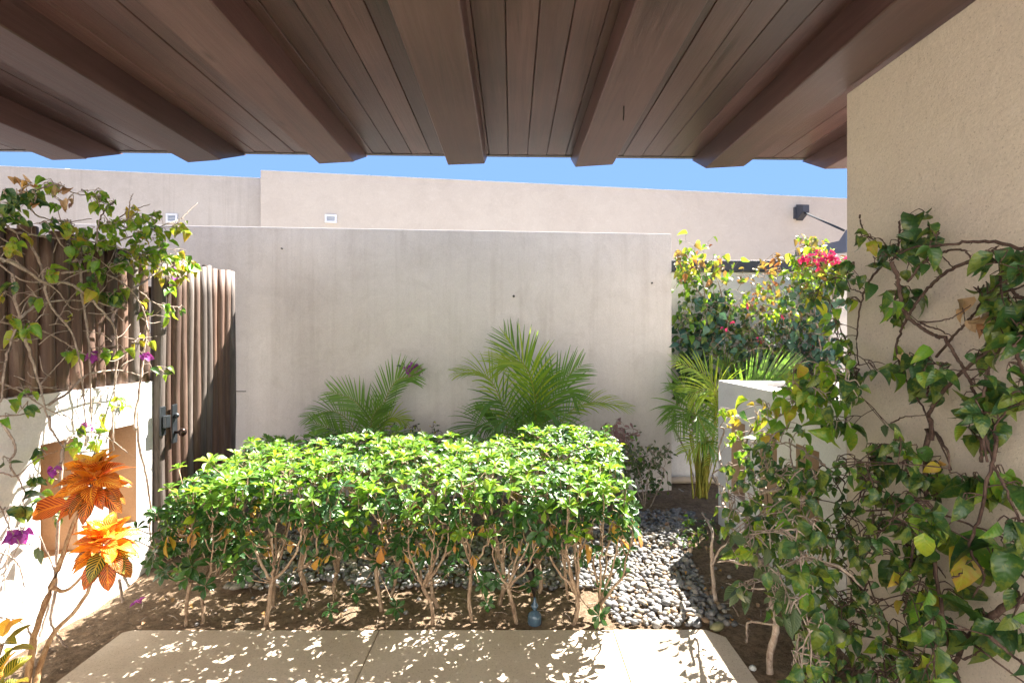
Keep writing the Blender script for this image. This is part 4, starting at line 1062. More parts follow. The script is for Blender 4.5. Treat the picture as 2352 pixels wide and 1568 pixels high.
bush('flowering_vine', b7, 'thin vine with one purple flower cluster at its tip above the small palm', 'vine', fl, [[b7, at(885, 980, 4.52), at(905, 920, 4.5), at(920, 860, 4.48), at(945, 850, 4.48)]], 'bark_dark', rs=.004)

# ================================================================== CROTON
def croton_cluster(r, c, n, size, keys, el=(10, 70), up=(0, 0, 1)):
    q = Vector(up).to_track_quat('Z', 'Y').to_matrix().to_4x4()
    for k in range(n):
        th = 2.4*k+rng.uniform(-.3, .3); s = k/max(1, n-1); e = R(el[0]+(el[1]-el[0])*s+rng.uniform(-8, 8))
        key = keys[min(len(keys)-1, int(s*len(keys)))] if rng.random() < .75 else rng.choice(keys)
        L = size*(1-.25*s)*rng.uniform(.85, 1.1)
        Mx = Matrix.Translation(Vector(c)+Vector((0, 0, -.05+.07*s))) @ q @ Matrix.Rotation(th, 4, 'Z') @ Matrix.Rotation(e, 4, 'X') @ Matrix.Translation((0, .02, 0)) @ Matrix.Rotation(rng.uniform(-.4, .4), 4, 'Y') @ Matrix.Scale(L, 4)
        inst('leaf', rng.choice(LM['croton_'+key]), r, Mx)
cb1 = atZ(40, 1560, 0.0); cb1.x = -2.02; cb1.y = 2.12
cr = empty('croton', (cb1.x, cb1.y, 0), 'croton with two heads of large orange and red veined leaves before the white wall', 'shrub')
h1 = at(218, 1100, 2.36); h2 = at(246, 1248, 2.40); sd = at(115, 1168, 2.30)
s1 = smooth_pts([cb1, at(85, 1440, 2.2), at(125, 1330, 2.27), at(170, 1200, 2.33), h1], 6, .002)
s2 = smooth_pts([cb1+Vector((.05, -.02, 0)), at(115, 1465, 2.22), at(190, 1380, 2.32), h2], 6, .002)
s3 = smooth_pts([s1[11], at(160, 1350, 2.33), h2-Vector((0, 0, .02))], 5, .002)
for s_, w_ in ((s1, .014), (s2, .012), (s3, .009)): MB().tube(s_, [w_*(1-.5*k/(len(s_)-1)) for k in range(len(s_))], 8, wob=.1).obj('stem', M['bark_croton'], cr, True)
croton_cluster(cr, h1, 46, .155, ['red', 'red', 'orange', 'yellow', 'orange', 'orange', 'yellow'], (-28, 80), (.1, -.25, 1))
croton_cluster(cr, h2, 52, .155, ['green', 'red', 'green', 'red', 'orange', 'yellow', 'orange', 'orange', 'yellow'], (-40, 78), (.1, -.3, 1))
m_ = Matrix.Translation(sd+Vector((.12, 0, .02))) @ Matrix(((-.97, .2, -.1, 0), (-.1, 0, -.95, 0), (-.22, -.9, .2, 0), (0, 0, 0, 1)))
for L_, tx in ((.21, -1),):
    n_ = Vector((.1, -.9, .45)).normalized(); d_ = Vector((-1, 0, -.28)); d_ = (d_-n_*d_.dot(n_)).normalized(); x_ = d_.cross(n_)
    inst('leaf', LM['croton_red'][1], cr, Matrix.Translation(at(160, 1155, 2.32)) @ Matrix((x_, d_, n_)).transposed().to_4x4() @ Matrix.Scale(L_, 4))
cr2b = Vector((-1.98, 1.86, 0))
cr2 = empty('croton', cr2b, 'small dark green croton with yellow veins at the bottom left corner', 'shrub')
for hx, hy, dd_ in ((5, 1478, 2.02), (0, 1560, 1.96)):
    h = at(hx, hy, dd_); MB().tube(curve(cr2b, h, (0, 0, 0), 4, .002), .007, 6).obj('stem', M['bark_croton'], cr2, True)
    croton_cluster(cr2, h, 11, .11, ['green', 'green', 'green', 'yellow'], (-10, 60), (0, -.3, 1))

# ================================================================== VINES
def zoomer(sx, sy, k): return lambda x, y: (sx+k*x, sy+k*y)
def vine(name, base, label, stems, clusters, bark, twigr, thorn=True, cap=300, X=None, cat='vine', droop=.8, facing=(0, -.7, .5), size=.07, rng_off=(.03, .18), extra=None):
    r = empty(name, base, label, cat); sp = []
    for (w0, pts) in stems:
        off = [rng.uniform(*rng_off) for _ in range(3)]
        P = []
        n = len(pts)
        for i, (x, y) in enumerate(pts):
            s = i/max(1, n-1); o = off[0]*(1-s)**2+off[1]*2*s*(1-s)+off[2]*s*s
            P.append(X(x, y, o))
        P = smooth_pts(P, 6, .0015); sp.append(P); N = len(P)
        mb = MB(); mb.tube(P, [w0*(1-.55*k/(N-1)) for k in range(N)], 7, wob=.2)
        if thorn:
            for k in range(2, N-1, 2):
                if rng.random() < .5: continue
                dv = Vector((rng.gauss(0, 1), rng.gauss(0, 1), rng.gauss(0, 1))).normalized()*rng.uniform(.010, .018)
                mb.tube([P[k], P[k]+dv], [w0*.35, .0004], 3, cap=False)
        mb.obj('stem', M[bark], r, True)
    leaves = []
    for (x, y, rad, n, keys, *o) in clusters:
        off = o[0] if o else rng.uniform(rng_off[0]+.02, rng_off[1]+.06)
        c = X(x, y, off); r3 = rad*c.y/F*.55; sz = (o[1] if len(o) > 1 else size)
        for _ in range(n):
            p = X(x+rng.gauss(0, rad*.5), y+rng.gauss(0, rad*.5), max(.025, off+rng.gauss(0, min(r3, .05))))
            leaves.append((leaf_matrix(p, 1, facing, droop), rng.choice(keys), sz*rng.uniform(.6, 1.3), p))
    tw = MB(); twigs_to(tw, leaves, sp, twigr, .3)
    if extra: extra(tw, r)
    if tw.v: tw.obj('twigs', M[bark], r, True)['kind'] = 'stuff'
    put_leaves(r, finish(leaves), cap); return r, leaves, sp

# -- right house wall vine (upper)
z7 = zoomer(1892.7, 422.6, .375)
def XR_(x, y, o):
    X = XR-.02-o
    return atX(max(x, 1500), y, X)
S7 = [(.008, [(410,480),(450,560),(460,650),(480,760),(520,820),(600,880),(680,930),(740,940),(790,1030),(860,1130),(910,1250),(930,1320),(960,1500),(1000,1700)]),
 (.006, [(1325,430),(1225,400),(1040,355),(850,360),(680,380),(540,390),(440,440),(400,470)]),
 (.005, [(360,490),(280,590),(240,680),(210,830),(200,950),(215,1110)]), (.003, [(240,670),(180,645),(120,650)]),
 (.006, [(900,470),(780,520),(680,600),(600,680),(540,770),(500,840),(460,930),(445,1030),(490,1170),(560,1290),(620,1400),(700,1568),(780,1750)]),
 (.0045, [(510,600),(600,490),(700,430),(800,400),(870,410),(905,460),(1000,420),(1070,380)]), (.0045, [(1325,490),(1225,540),(1100,600),(1000,670)]),
 (.008, [(660,1568),(655,1450),(640,1400),(740,1260),(860,1140),(980,1040),(1100,960),(1225,890),(1325,830)]),
 (.005, [(690,1060),(780,950),(850,870),(920,790),(1000,700),(1225,620),(1325,560)]), (.003, [(580,845),(720,835),(800,810),(900,740)]), (.0035, [(590,850),(700,890),(780,930)]),
 (.0045, [(980,1300),(1000,1140),(1060,1030),(1120,970)]), (.005, [(1080,430),(1080,560),(1090,700)]), (.006, [(1160,980),(1200,1100),(1225,1200),(1260,1400)]),
 (.006, [(965,1700),(970,1568),(980,1400),(985,1270),(1010,1140)]), (.004, [(220,190),(240,290),(300,340)]), (.004, [(460,230),(460,330),(440,440),(405,475)]),
 (.003, [(410,1460),(500,1425),(620,1415)]), (.003, [(1010,1130),(900,1135),(740,1140)]), (.003, [(680,395),(730,450),(790,515)]), (.005, [(1100,600),(1180,680),(1225,700),(1325,740)]),
 (.0035, [(630,1300),(632,1210),(600,1100),(540,1050)]), (.004, [(1060,1568),(1040,1500),(1130,1370),(1225,1340)])]
C7 = [(550,200,12,1,[D_],.05,.10),(620,175,8,1,[D_],.05,.07),(215,320,30,4,[D_]),(290,360,38,4,[Y]),(390,380,45,6,[D_]),(330,470,40,4,[D_]),(530,330,55,6,[D_],.07,.085),(650,310,45,5,[D_],.08,.085),(500,420,40,5,[D_]),(640,395,30,2,[Y]),(610,470,35,4,[D_]),(540,520,30,3,[D_,Mi]),(470,640,45,4,[D_]),(520,690,40,5,[D_],.08,.08),(380,750,50,5,[Mi,D_]),(430,810,50,5,[D_,Mi],.08,.085),(150,500,35,4,[D_,Mi]),(60,600,45,6,[Y,Mi]),(-20,690,45,6,[Y]),(-80,700,40,6,[Y,Mi]),(150,690,30,3,[D_,Y]),(200,570,30,3,[D_]),(50,780,35,4,[Mi]),(40,850,40,5,[Mi]),(100,940,50,7,[Mi]),(60,1000,40,4,[Mi]),(280,600,12,1,[D_]),
 (120,1090,60,8,[Mi,D_]),(180,1170,60,9,[D_]),(60,1180,70,10,[D_,Mi]),(150,1260,50,6,[D_]),(30,1280,50,6,[D_,Mi]),(-60,1160,60,8,[Mi,Y]),(-150,1140,60,9,[Mi,Y]),(-230,1180,60,8,[Mi,Y]),(-100,1240,60,8,[Mi]),
 (420,1130,60,6,[Mi,D_],.08,.085),(320,1145,30,4,[D_]),(560,1110,50,4,[Mi]),(620,1160,55,6,[D_],.10,.095),(690,1150,40,4,[D_]),(570,1240,35,4,[D_,Y]),(700,1270,35,3,[Y,D_],.06,.09),(530,1030,20,2,['dry',Y]),(640,1020,22,2,[Mi]),(950,480,50,5,[D_]),(1040,420,40,4,[D_]),(1120,450,30,2,[D_],.08,.09),(1200,450,45,4,[D_,Mi]),(1240,500,45,5,[D_]),
 (1040,590,45,5,[D_]),(960,660,45,4,[D_,Mi]),(1000,720,50,5,[D_],.10,.09),(890,830,40,3,['dry'],.08,.10),(980,790,35,3,['dry',Y],.08,.09),(810,710,25,1,['dry'],.05,.10),(1130,750,60,6,[D_],.12,.11),(1080,840,55,6,[D_],.12,.10),(1180,850,60,6,[D_,Mi],.12,.10),(990,900,45,5,[D_],.1,.09),(930,1020,35,2,[D_,Mi],.08,.085),(880,1040,20,1,[D_]),(1210,950,50,4,[D_]),
 (980,1190,35,3,[D_]),(1050,1200,40,3,[D_],.08,.10),(1150,1270,60,6,[D_],.1,.11),(1060,1320,50,4,[D_,Mi],.1,.10),(1210,1340,45,4,[D_]),(900,1370,50,5,[D_,Mi]),(960,1400,40,4,[D_]),(1030,1450,50,4,[D_],.1,.11),(870,1480,45,4,[Mi,D_],.08,.09),(1130,1130,35,2,[D_]),(1080,1050,20,1,[D_]),(1280,700,60,5,[D_],.1,.09),(1290,950,60,5,[D_],.1,.1),(1290,600,50,4,[D_]),
 (390,1480,25,3,[G],.05,.05),(150,1480,40,4,[Mi,D_],.1,.09),(90,1470,40,4,[Mi],.1,.08),(20,1470,40,5,[Mi],.1,.08)]
S7 = [(w, [z7(*p) for p in q]) for w, q in S7]; C7 = [(*z7(c[0], c[1]), c[2]*.375, c[3], [D_ if (k_ == Y and i_ % 3) or (k_ == Mi and i_ % 2) else k_ for i_, k_ in enumerate(c[4]*6)], *c[5:]) for c in C7]
vine('wall_vine', (XR-.1, 1.9, 0), 'thorny vine with dark glossy leaves sprawling up the beige house wall', S7, C7, 'bark_dark', .0018, X=XR_)

# -- lower right thicket against the house wall
z8 = zoomer(1892.7, 992.3, .3675)
S8 = [(.009, [(650,-20),(635,200),(640,400),(660,560),(690,800),(735,1090),(790,1400),(850,1568),(880,1700)]), (.0055, [(700,0),(760,100),(790,250)]), (.005, [(1000,0),(1060,200),(1130,340),(1220,550),(1300,700)]), (.006, [(1070,20),(1070,120),(1040,250),(960,560),(910,720),(980,850),(1000,920),(930,1030)]),
 (.012, [(1300,1020),(1250,1040),(1080,1120),(900,1280),(820,1430),(760,1600),(740,1750)]), (.008, [(-40,800),(0,820),(120,860),(200,950),(300,1040),(370,1140),(430,1300)]), (.005, [(60,500),(180,700),(250,850),(310,1020),(370,1140)]), (.006, [(560,500),(590,600),(550,740),(520,960),(500,1150)]), (.004, [(150,230),(300,330),(450,410)]), (.004, [(170,490),(400,480),(640,400),(850,370),(1100,320)]), (.004, [(700,500),(900,570),(1100,650),(1250,720)]),
 (.004, [(560,770),(700,830),(760,910)]), (.005, [(860,1240),(1000,1370),(1250,1560)]), (.006, [(1040,1280),(1150,1370),(1250,1450)]), (.004, [(1080,800),(1250,900),(1330,960)]), (.003, [(800,910),(860,880),(890,830)]), (.0035, [(0,200),(80,330),(180,500),(270,620)]), (.006, [(180,1568),(270,1440),(320,1400)]), (.004, [(100,1100),(240,1130),(400,1180)]), (.004, [(0,1220),(160,1240),(330,1290),(480,1350)]), (.004, [(440,1560),(600,1420),(640,1290)]), (.004, [(870,1420),(960,1380),(980,1340)])]
C8 = []
for (x0, x1, y0, y1, n, keys, sz) in ((0, 330, 180, 420, 12, [D_, D_, Mi], .055), (0, 480, 60, 250, 8, [D_], .055), (0, 420, 420, 800, 26, [D_, D_, D_, Mi], .06), (420, 700, 400, 820, 15, [D_, D_, Mi], .075), (0, 420, 800, 1568, 44, [D_, D_, D_, Mi], .055), (400, 720, 900, 1568, 26, [D_, D_, Mi, Y], .07),
    (480, 700, 150, 400, 8, [D_, Mi], .06), (-380, 30, 250, 700, 26, [D_, D_, Mi], .055), (-380, 0, 700, 1100, 20, [D_, D_, Mi, G], .055), (-200, 60, 1100, 1600, 18, [D_, Mi], .06)):
    for _ in range(int(n*.62)): C8.append((rng.uniform(x0, x1), rng.uniform(y0, y1), 75, rng.choice((4, 5, 6, 7)), keys, rng.uniform(.08, .38), sz))
C8 += [(330,100,45,4,[D_],.1,.07),(400,200,60,6,[D_,Mi],.1,.09),(320,290,30,3,[D_],.1,.08),(540,120,55,5,[Mi,D_]),(700,170,35,3,[Y,'dry',Y],.08,.09),(680,300,45,3,[Mi],.08,.10),(830,270,50,4,[D_],.08,.10),(940,250,50,4,[D_],.08,.11),(1010,320,50,4,[Mi],.08,.09),(1120,270,60,4,[Mi],.08,.11),(1200,350,50,4,[D_],.08,.11),(720,440,30,2,[D_],.08,.09),(870,440,40,3,[D_]),(1000,440,40,2,[Y,'dry'],.08,.10),(810,640,20,2,[Mi],.12,.16),(860,690,25,2,[Mi,Y],.10,.13),(1050,730,50,5,[D_,Mi,Y],.1,.13),(990,800,35,3,[Y],.08,.11),(1180,720,50,4,[D_,Mi],.1,.11),(1230,650,40,3,[D_]),(1100,860,20,1,[D_]),(880,820,15,1,[D_]),(790,960,40,2,[D_],.1,.1),(860,1030,25,2,[D_],.1,.14),(950,1180,40,3,[D_],.12,.15),(790,1230,60,4,[D_],.12,.14),(1080,1190,50,4,[D_,Y],.1,.09),(980,1100,30,2,[D_]),(690,1460,50,5,[D_]),(690,1330,40,4,[D_]),(1200,1000,20,2,[D_]),(1200,1140,25,2,[Mi]),(1240,1250,35,3,[D_]),(1240,1480,35,2,[D_]),(500,560,60,5,[Mi],.12,.10),(590,820,40,3,[Y,D_],.12,.09),(600,1080,60,5,[D_,Y],.12,.10),(440,860,60,5,[D_],.12,.10),(1180,560,40,3,[D_]),(1120,560,45,3,[Mi])]
S8 = [(w, [z8(*p) for p in q]) for w, q in S8]; C8 = [(*z8(c[0], c[1]), c[2]*.3675, c[3], [D_ if (k_ == Y and i_ % 3) or (k_ == Mi and i_ % 2) else k_ for i_, k_ in enumerate(c[4]*6)], *c[5:]) for c in C8]
vine('wall_vine', (XR-.3, 1.7, 0), 'dense thicket of dark vine leaves piled at the bottom right corner', S8, C8, 'bark_dark', .0020, X=XR_, rng_off=(.04, .22))

# -- grey-stemmed shrub before the low white wall
z6 = zoomer(1506.8, 826.9, .4732)
S6 = [(.013, [(290,1180),(275,1050),(270,900),(270,820),(225,740)]), (.008, [(350,745),(320,680),(330,620),(290,590),(275,550),(330,520),(370,500)]), (.008, [(320,520),(305,430),(330,340),(310,325)]), (.006, [(350,745),(330,680),(300,600),(285,560)]),
 (.015, [(545,1560),(560,1400),(585,1290),(560,1180),(550,1080),(540,1000),(490,950),(450,870),(440,790),(460,700),(520,640),(620,630)]), (.009, [(530,990),(420,985),(350,970),(300,980)]), (.007, [(460,580),(450,460),(440,400),(470,330),(560,290),(650,240),(740,190),(800,130)]), (.007, [(540,1000),(520,800),(500,700),(460,580)]),
 (.007, [(440,1370),(445,1275),(500,1272),(585,1280),(680,1250)]), (.005, [(530,1110),(420,1100),(340,1080)]), (.007, [(270,1000),(310,920),(370,880)]), (.006, [(820,510),(740,450),(640,400),(590,410)]), (.0045, [(640,750),(560,660),(500,560)]), (.005, [(735,830),(735,740),(790,710)]), (.004, [(350,1140),(400,1240)]), (.004, [(650,380),(655,470),(690,620),(720,760)]), (.007, [(790,980),(900,1010),(1000,1100)])]
C6 = [(460,190,25,2,[Mi],.25,.08),(430,230,15,1,[D_],.25,.07),(345,250,30,4,[Y,Mi]),(380,290,35,4,[Y]),(300,250,20,3,[Mi]),(330,390,30,4,[Mi]),(390,350,35,5,[Mi]),(500,230,40,5,[Mi,Y]),(480,300,40,5,[Y,Mi]),(560,260,45,6,[Mi,Y]),(560,360,50,7,[Mi,Y]),(500,390,40,5,[Mi]),(640,220,50,6,[Mi,Y],.2,.085),(640,310,50,5,[Mi,D_],.2,.085),(720,230,50,6,[Mi],.2,.085),(620,130,50,6,[Mi],.2,.08),(690,120,50,6,[Mi,Y],.2,.08),(720,40,30,2,[Y,Mi],.2,.08),(780,100,55,7,[Mi,D_],.2,.08),(850,60,55,7,[D_,Mi],.2,.075),(900,100,55,7,[D_],.2,.075),(860,180,55,7,[D_,Mi],.2,.075),(950,150,50,6,[D_],.2,.075),(770,180,50,6,[Mi],.2,.08),(770,260,35,3,[Mi]),(830,330,30,3,[Mi],.15,.09),(870,330,25,2,[Mi],.15,.09),(940,330,25,2,[D_],.12,.11),(730,350,35,3,[Mi]),
 (400,440,40,6,[Mi]),(380,510,40,5,[D_,Mi]),(440,510,40,5,[Mi]),(470,420,35,4,[D_])]
for (x0, x1, y0, y1, n, keys, sz) in ((330, 560, 400, 800, 16, [D_, Mi], .055), (330, 460, 780, 960, 8, [Mi, G], .06), (440, 700, 420, 900, 24, [D_, D_, Mi], .06), (600, 820, 480, 1000, 22, [D_, D_, D_, Mi], .065), (510, 700, 880, 1300, 16, [D_, G], .06), (640, 860, 1000, 1568, 22, [D_, D_, Mi], .06), (370, 540, 1000, 1120, 4, [G, Mi], .06)):
    for _ in range(int(n*.8)): C6.append((rng.uniform(x0, x1), rng.uniform(y0, y1), 45, rng.choice((4, 5, 6)), keys, rng.uniform(.08, .42), sz))
C6 += [(505,810,40,4,[Mi],.3,.08),(390,920,45,6,['grey', Mi],.25,.08),(560,790,30,3,[D_],.3,.08),(810,1240,25,2,[D_],.35,.11),(770,1240,25,2,[D_],.3,.1)]
S6 = [(w, [z6(*p) for p in q]) for w, q in S6]; C6 = [(*z6(c[0], c[1]), c[2]*.4732, c[3], [D_ if k_ == Mi and c[1] > 420 and i_ % 2 else k_ for i_, k_ in enumerate(c[4]*2)], *c[5:]) for c in C6]
def X6(x, y, o):
    # the stems nearest the walkway stand further out from the wall
    return atX(max(x, 1560), y, XR-.10-o-(.28 if y > 1250 else .28*max(0, (y-1000)/250)))
vine('leaning_shrub', (1.13, 2.7, 0), 'open bougainvillea bush with thick grey stems before the low right wall', S6, C6, 'bark_vine', .0022, X=X6, rng_off=(.05, .2), cat='shrub', size=.065)
fr_ = empty('loose_flower', at(1815, 1248, 2.3), 'single violet flower among the dark leaves left of the thicket', 'flower')
lv = []; cluster(lv, at(1815, 1248, 2.28), (.008, .008, .008), 5, ['petal_purple'], .045, (0, -1, .2), 0); cluster(lv, at(1845, 1270, 2.28), (.008, .008, .008), 3, ['dry'], .04, (0, -1, .2), 0)
put_leaves(fr_, finish(lv), name='petal')
# small ground plant beside the gravel
gp = atZ(1590, 1235, .03); lv = []
for c_ in ((1590, 1205), (1615, 1215), (1570, 1235), (1600, 1240), (1630, 1200), (1640, 1240)): cluster(lv, atZ(c_[0], c_[1]+20, .03)+Vector((0, 0, .07)), (.05, .05, .03), 14, [Mi, G, D_], .045, (0, -.4, 1), .2)
gpo = empty('ground_plant', gp, 'low fresh green weed on the pebbles at the foot of the right wall', 'plant'); put_leaves(gpo, finish(lv))

# -- left vine on the pole fence and white wall
z1 = zoomer(0, 367.5, .375); z2 = zoomer(0, 955.5, .3907)
def XL_(x, y, o): return atX(min(x, 900), y, XL+.03+o)
SL = [(.008, [(140,1070),(190,1200),(240,1370),(290,1568)]), (.007, [(80,700),(90,850),(120,970),(60,1130),(20,1300),(10,1450),(-30,1560)]), (.006, [(120,970),(200,900),(280,870),(400,860),(560,865),(700,900)]),
 (.006, [(-60,985),(0,990),(150,1010),(300,1060),(450,1150),(560,1210)]), (.008, [(-60,580),(0,600),(150,670),(280,750),(400,750),(520,820),(620,920),(700,1030),(720,1200),(700,1400),(700,1568),(690,1700)]), (.006, [(170,480),(250,650),(280,820),(330,920),(430,1040),(480,1200),(510,1400),(520,1568),(530,1750)]),
 (.007, [(490,620),(500,800),(530,1000),(550,1200),(560,1568),(560,1700)]), (.005, [(-50,620),(0,640),(150,740),(330,745)]), (.009, [(830,1650),(830,1568),(860,1350),(880,1200),(900,1000),(880,930)]), (.005, [(560,600),(500,610),(490,650)]), (.006, [(380,690),(560,680),(700,720),(820,820),(880,930),(910,1050)]),
 (.006, [(300,1500),(420,1420),(520,1320),(650,1290),(760,1290),(860,1320)]), (.005, [(-40,1340),(0,1360),(150,1430),(300,1530),(400,1568)]), (.006, [(730,1215),(800,1150),(860,1060)]), (.004, [(250,1370),(340,1270),(420,1180)]), (.006, [(800,800),(930,710),(980,680)]),
 (.006, [(-50,340),(0,370),(100,440),(300,470),(500,490),(700,530),(900,600),(1050,640)]), (.004, [(0,230),(200,190),(350,150),(450,200),(560,215),(620,200)]), (.004, [(160,270),(250,350),(400,380),(560,360)]), (.005, [(600,560),(600,400),(650,300),(700,260)]), (.005, [(640,540),(760,480),(900,440),(1000,400),(1110,360)]), (.003, [(1110,360),(1160,310),(1210,260)]),
 (.004, [(700,370),(800,310),(920,270)]), (.004, [(780,420),(790,310),(800,240),(815,205)]), (.005, [(1050,640),(1000,560),(960,470),(950,400)]), (.006, [(910,1050),(870,900),(820,830)]), (.005, [(850,800),(960,880),(1100,900)]), (.004, [(560,870),(600,760),(700,640),(760,600)]), (.004, [(0,1568),(200,1540),(420,1420)]),
 (.004, [(100,620),(200,700),(350,800),(430,900),(520,900),(600,800)]), (.003, [(340,1000),(420,860),(500,770)]), (.005, [(-30,250),(60,330),(160,440),(300,480)]), (.004, [(330,430),(380,520),(500,570),(620,620),(700,700)])]
CL = [(100,150,45,4,['dry']),(170,170,40,3,['dry']),(50,200,35,3,[D_]),(130,220,40,3,[D_]),(220,230,55,6,[D_]),(300,140,45,4,[D_]),(340,150,30,2,['dry']),(380,190,40,3,['dry']),(410,240,35,3,['dry','purple']),(390,290,30,2,['dry']),(350,260,25,2,[D_]),(190,270,25,2,['dry']),(40,270,30,3,[D_]),(130,370,30,3,[D_,Mi]),(120,310,20,2,[Mi]),(30,360,25,2,[D_]),
 (540,210,30,2,[Mi]),(620,200,25,2,[D_]),(310,390,45,5,[Mi,D_]),(420,420,50,6,[Mi,Y]),(500,470,55,6,[Y,Mi]),(620,260,50,7,[Mi]),(680,280,40,5,[Mi,D_]),(640,490,55,8,[D_,Mi]),(690,440,50,6,[Mi,D_]),(740,400,55,7,[Mi,D_]),(800,310,35,3,[Mi,Y]),(850,370,60,8,[Mi]),(950,340,45,5,[Mi]),(880,480,55,8,[Mi,Y]),(960,430,55,7,[Mi]),(1090,390,40,5,[Y,Mi]),(1120,430,30,3,[Y]),(1000,490,40,4,[D_,Mi]),(850,560,65,9,[Mi,Y]),(740,590,50,7,[D_,Mi]),(910,640,55,8,[Mi,Y]),(1000,570,60,8,[Mi]),(1080,580,45,5,[Mi,Y]),(1160,630,42,7,[Y,Mi],.1,.075),(1080,700,45,6,[Y]),(980,700,40,4,[Y]),(1040,780,28,3,[Mi]),(690,830,45,6,[Mi,D_],.1,.075),(570,770,35,4,[Y,Mi],.1,.075),(740,800,30,3,[Mi]),(110,490,40,4,[Y,Mi]),(70,530,30,3,[Y]),(320,690,35,4,[Mi,Y]),(430,630,35,3,[Mi]),(190,980,30,3,[Mi,Y],.1,.08),(60,970,30,2,[Mi,Y],.1,.085),(130,1040,35,4,[Mi,Y],.1,.08),(200,1030,25,3,[Mi]),(1000,940,40,5,[Mi]),(1060,920,30,4,[Mi]),(1110,910,22,2,[D_]),(900,920,30,3,[Mi]),(860,850,25,2,[Y]),(860,1080,35,3,[Y,Mi]),(930,1110,25,2,[Y]),(970,1290,40,6,[Mi,D_]),(430,1170,30,3,[Y,Mi]),(400,1170,20,2,[Mi]),(200,1420,30,3,[Mi]),(160,1500,30,3,[D_,Mi]),(60,1490,25,2,[Mi]),(700,1480,45,5,[Mi,Y]),(760,1500,30,3,[Mi]),(620,700,55,5,[D_,Mi]),(590,620,45,4,[D_,Mi]),(450,540,40,3,[Mi]),(520,420,35,3,[Mi,D_]),(90,750,22,2,[D_]),(5,830,20,2,[Y]),(240,850,22,2,[D_,Mi]),(430,970,22,2,[Y]),(490,1160,25,3,[Mi]),(640,1200,30,3,[Mi]),(740,1160,20,2,[Mi]),(880,700,40,4,[Y,Mi]),(790,650,40,4,[D_]),(560,540,40,4,[Mi,D_]),(640,380,40,3,[Mi]),(1020,650,35,4,[Mi,Y]),(940,570,40,5,[Mi])]
SL = [(w, [z1(*p) for p in q]) for w, q in SL]; CL = [(*z1(c[0], c[1]), c[2]*.375, int(c[3]*(1.9 if c[1] < 850 and 'dry' not in c[4] else 1)), [Mi if (k_ == D_ and rng.random() < .5 and c[0] > 280) else k_ for k_ in c[4]], *c[5:]) for c in CL]
SL2 = [(.007, [(285,0),(310,90),(370,180)]), (.006, [(665,-60),(665,100),(670,200)]), (.008, [(800,-60),(820,180),(860,350),(885,540),(880,680),(905,800),(915,860)]), (.006, [(370,190),(420,120),(540,90),(640,130),(750,215)]), (.006, [(0,20),(70,130),(90,200),(60,280),(110,370),(150,460)]),
 (.004, [(0,800),(70,830),(120,900),(140,1000),(130,1080),(160,1150)]), (.008, [(370,190),(355,380),(340,700),(330,900),(300,1050),(250,1250),(215,1340),(205,1440),(240,1530)]), (.009, [(250,1360),(300,1380),(290,1440),(240,1540)]), (.009, [(330,880),(325,1050),(300,1200),(350,1300),(400,1372)]), (.009, [(700,960),(720,1080),(700,1160),(680,1232)]),
 (.004, [(0,1180),(80,1190),(140,1215),(180,1170)]), (.004, [(0,330),(100,350),(200,260),(340,200)]), (.003, [(0,520),(60,700),(20,980),(60,1140)]), (.003, [(110,750),(50,880),(0,960)]), (.004, [(230,700),(300,860),(330,930)]), (.005, [(160,1240),(190,1300),(210,1340)]), (.003, [(240,1240),(180,1240)])]
CL2 = [(200,360,35,3,[D_],.1,.08),(350,490,45,5,[G,Mi],.1,.085),(290,390,25,2,[Mi]),(130,520,40,3,[D_],.1,.09),(20,560,30,2,[D_],.1,.09),(20,280,30,2,[G]),(220,200,45,4,[D_,Mi]),(460,180,60,7,[Y,Mi]),(560,170,40,5,[Y,Mi]),(620,10,35,4,[Y,Mi]),(460,80,25,2,[D_,Mi]),(350,580,35,3,[D_],.1,.08),(560,100,20,2,[Mi]),(30,10,20,1,[Mi]),(230,770,20,2,[G]),(250,470,30,3,[G,Mi])]
SL += [(w, [z2(*p) for p in q]) for w, q in SL2]; CL += [(*z2(c[0], c[1]), c[2]*.3907, c[3], *c[4:]) for c in CL2]
for x, y, n in ((222, 813, 5), (333, 810, 5)): CL.append((x, y, 8, n, ['petal_purple'], .1, .045))
for x, y, n, s_ in ((50, 1222, 9, .07), (30, 1228, 4, .06), (122, 1078, 7, .05), (196, 972, 4, .04), (402, 622, 4, .05)):
    CL.append((x, y, 11, n, ['petal_purple'] if x != 402 else ['purple', 'petal_purple'], .12, s_*.75))
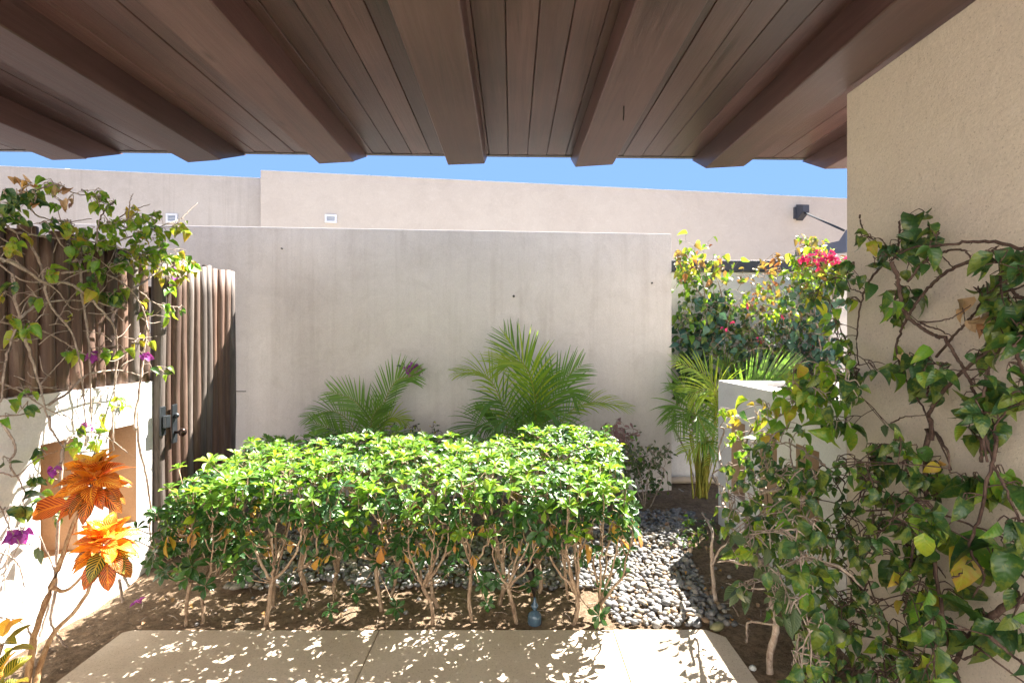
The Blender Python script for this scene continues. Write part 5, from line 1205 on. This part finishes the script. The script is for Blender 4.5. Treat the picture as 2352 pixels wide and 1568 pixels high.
def hair(tw, r):
    for _ in range(70):
        x = rng.uniform(0, 1100); y = rng.uniform(480, 1560)
        if y > 700 and x > 900: continue
        p = z1(x, y); a = rng.uniform(-1.2, 1.2)+(math.pi if rng.random() < .5 else 0); L = rng.uniform(30, 90)
        o = rng.uniform(.03, .16); q = (p[0]+L*math.cos(a), p[1]+L*math.sin(a)*.8); m = ((p[0]+q[0])/2+rng.uniform(-12, 12), (p[1]+q[1])/2+rng.uniform(-12, 12))
        tw.tube(smooth_pts([XL_(*p, o), XL_(*m, o+.02), XL_(*q, o+rng.uniform(0, .04))], 4), [.0022]*8+[.001], 4, cap=False)
vine('fence_vine', (XL+.15, 2.6, 0), 'sprawling vine with bare tangled stems and yellow green leaves over the pole fence', SL, CL, 'bark_vine', .0018, X=XL_, rng_off=(.04, .16), size=.058, facing=(.3, -.6, .6), extra=hair)

# ================================================================== litter on the soil
lit = []
for _ in range(130):
    x = rng.uniform(-2.1, 1.4); y = rng.uniform(2.67, 3.6) if rng.random() < .85 else rng.uniform(3.6, 4.4)
    if abs(x) < 2.2: lit.append((x, y))
mb = MB(); mats = [M['lf_dry'], M['lf_hedge_dry']]
for (x, y) in lit:
    z = soil_z(x, y)+.012+(.03 if in_gravel(x, y) else 0)
    n_ = Vector((rng.gauss(0, .25), rng.gauss(0, .25), 1)).normalized(); d_ = Vector((rng.gauss(0, 1), rng.gauss(0, 1), 0)); d_ = (d_-n_*d_.dot(n_)).normalized()
    leaf_geo(mb, Matrix.Translation((x, y, z)) @ Matrix((d_.cross(n_), d_, n_)).transposed().to_4x4(), rng.uniform(.018, .045), w=.3, fold=.5, curl=1., nl=3, r=rng.random())
tag(mb.obj('fallen_leaves', M['lf_dry'], None, True), 'dry fallen leaves scattered over the soil and pebbles', kind='stuff')
mb = MB()
for _ in range(90):
    x = rng.uniform(-2.1, 1.45); y = rng.uniform(2.68, 3.5); z = soil_z(x, y)+.006; a = rng.random()*6.3; L = rng.uniform(.03, .12)
    mb.tube([(x, y, z), (x+L*.5*math.cos(a)+.005, y+L*.5*math.sin(a), z+.008), (x+L*math.cos(a), y+L*math.sin(a), z+.002)], [.0022, .002, .001], 4)
tag(mb.obj('fallen_twigs', M['bark_vine'], None, True), 'thin dead twigs lying on the soil', kind='stuff')
fpos = atZ(323, 1388, .01); lv = []; cluster(lv, fpos+Vector((0, 0, .015)), (.008, .008, .003), 4, ['petal_purple'], .032, (0, 0, 1), 0)
ff = empty('fallen_flower', fpos, 'single fallen magenta flower on the bare soil left of the hedge', 'flower'); put_leaves(ff, finish(lv), name='petal')
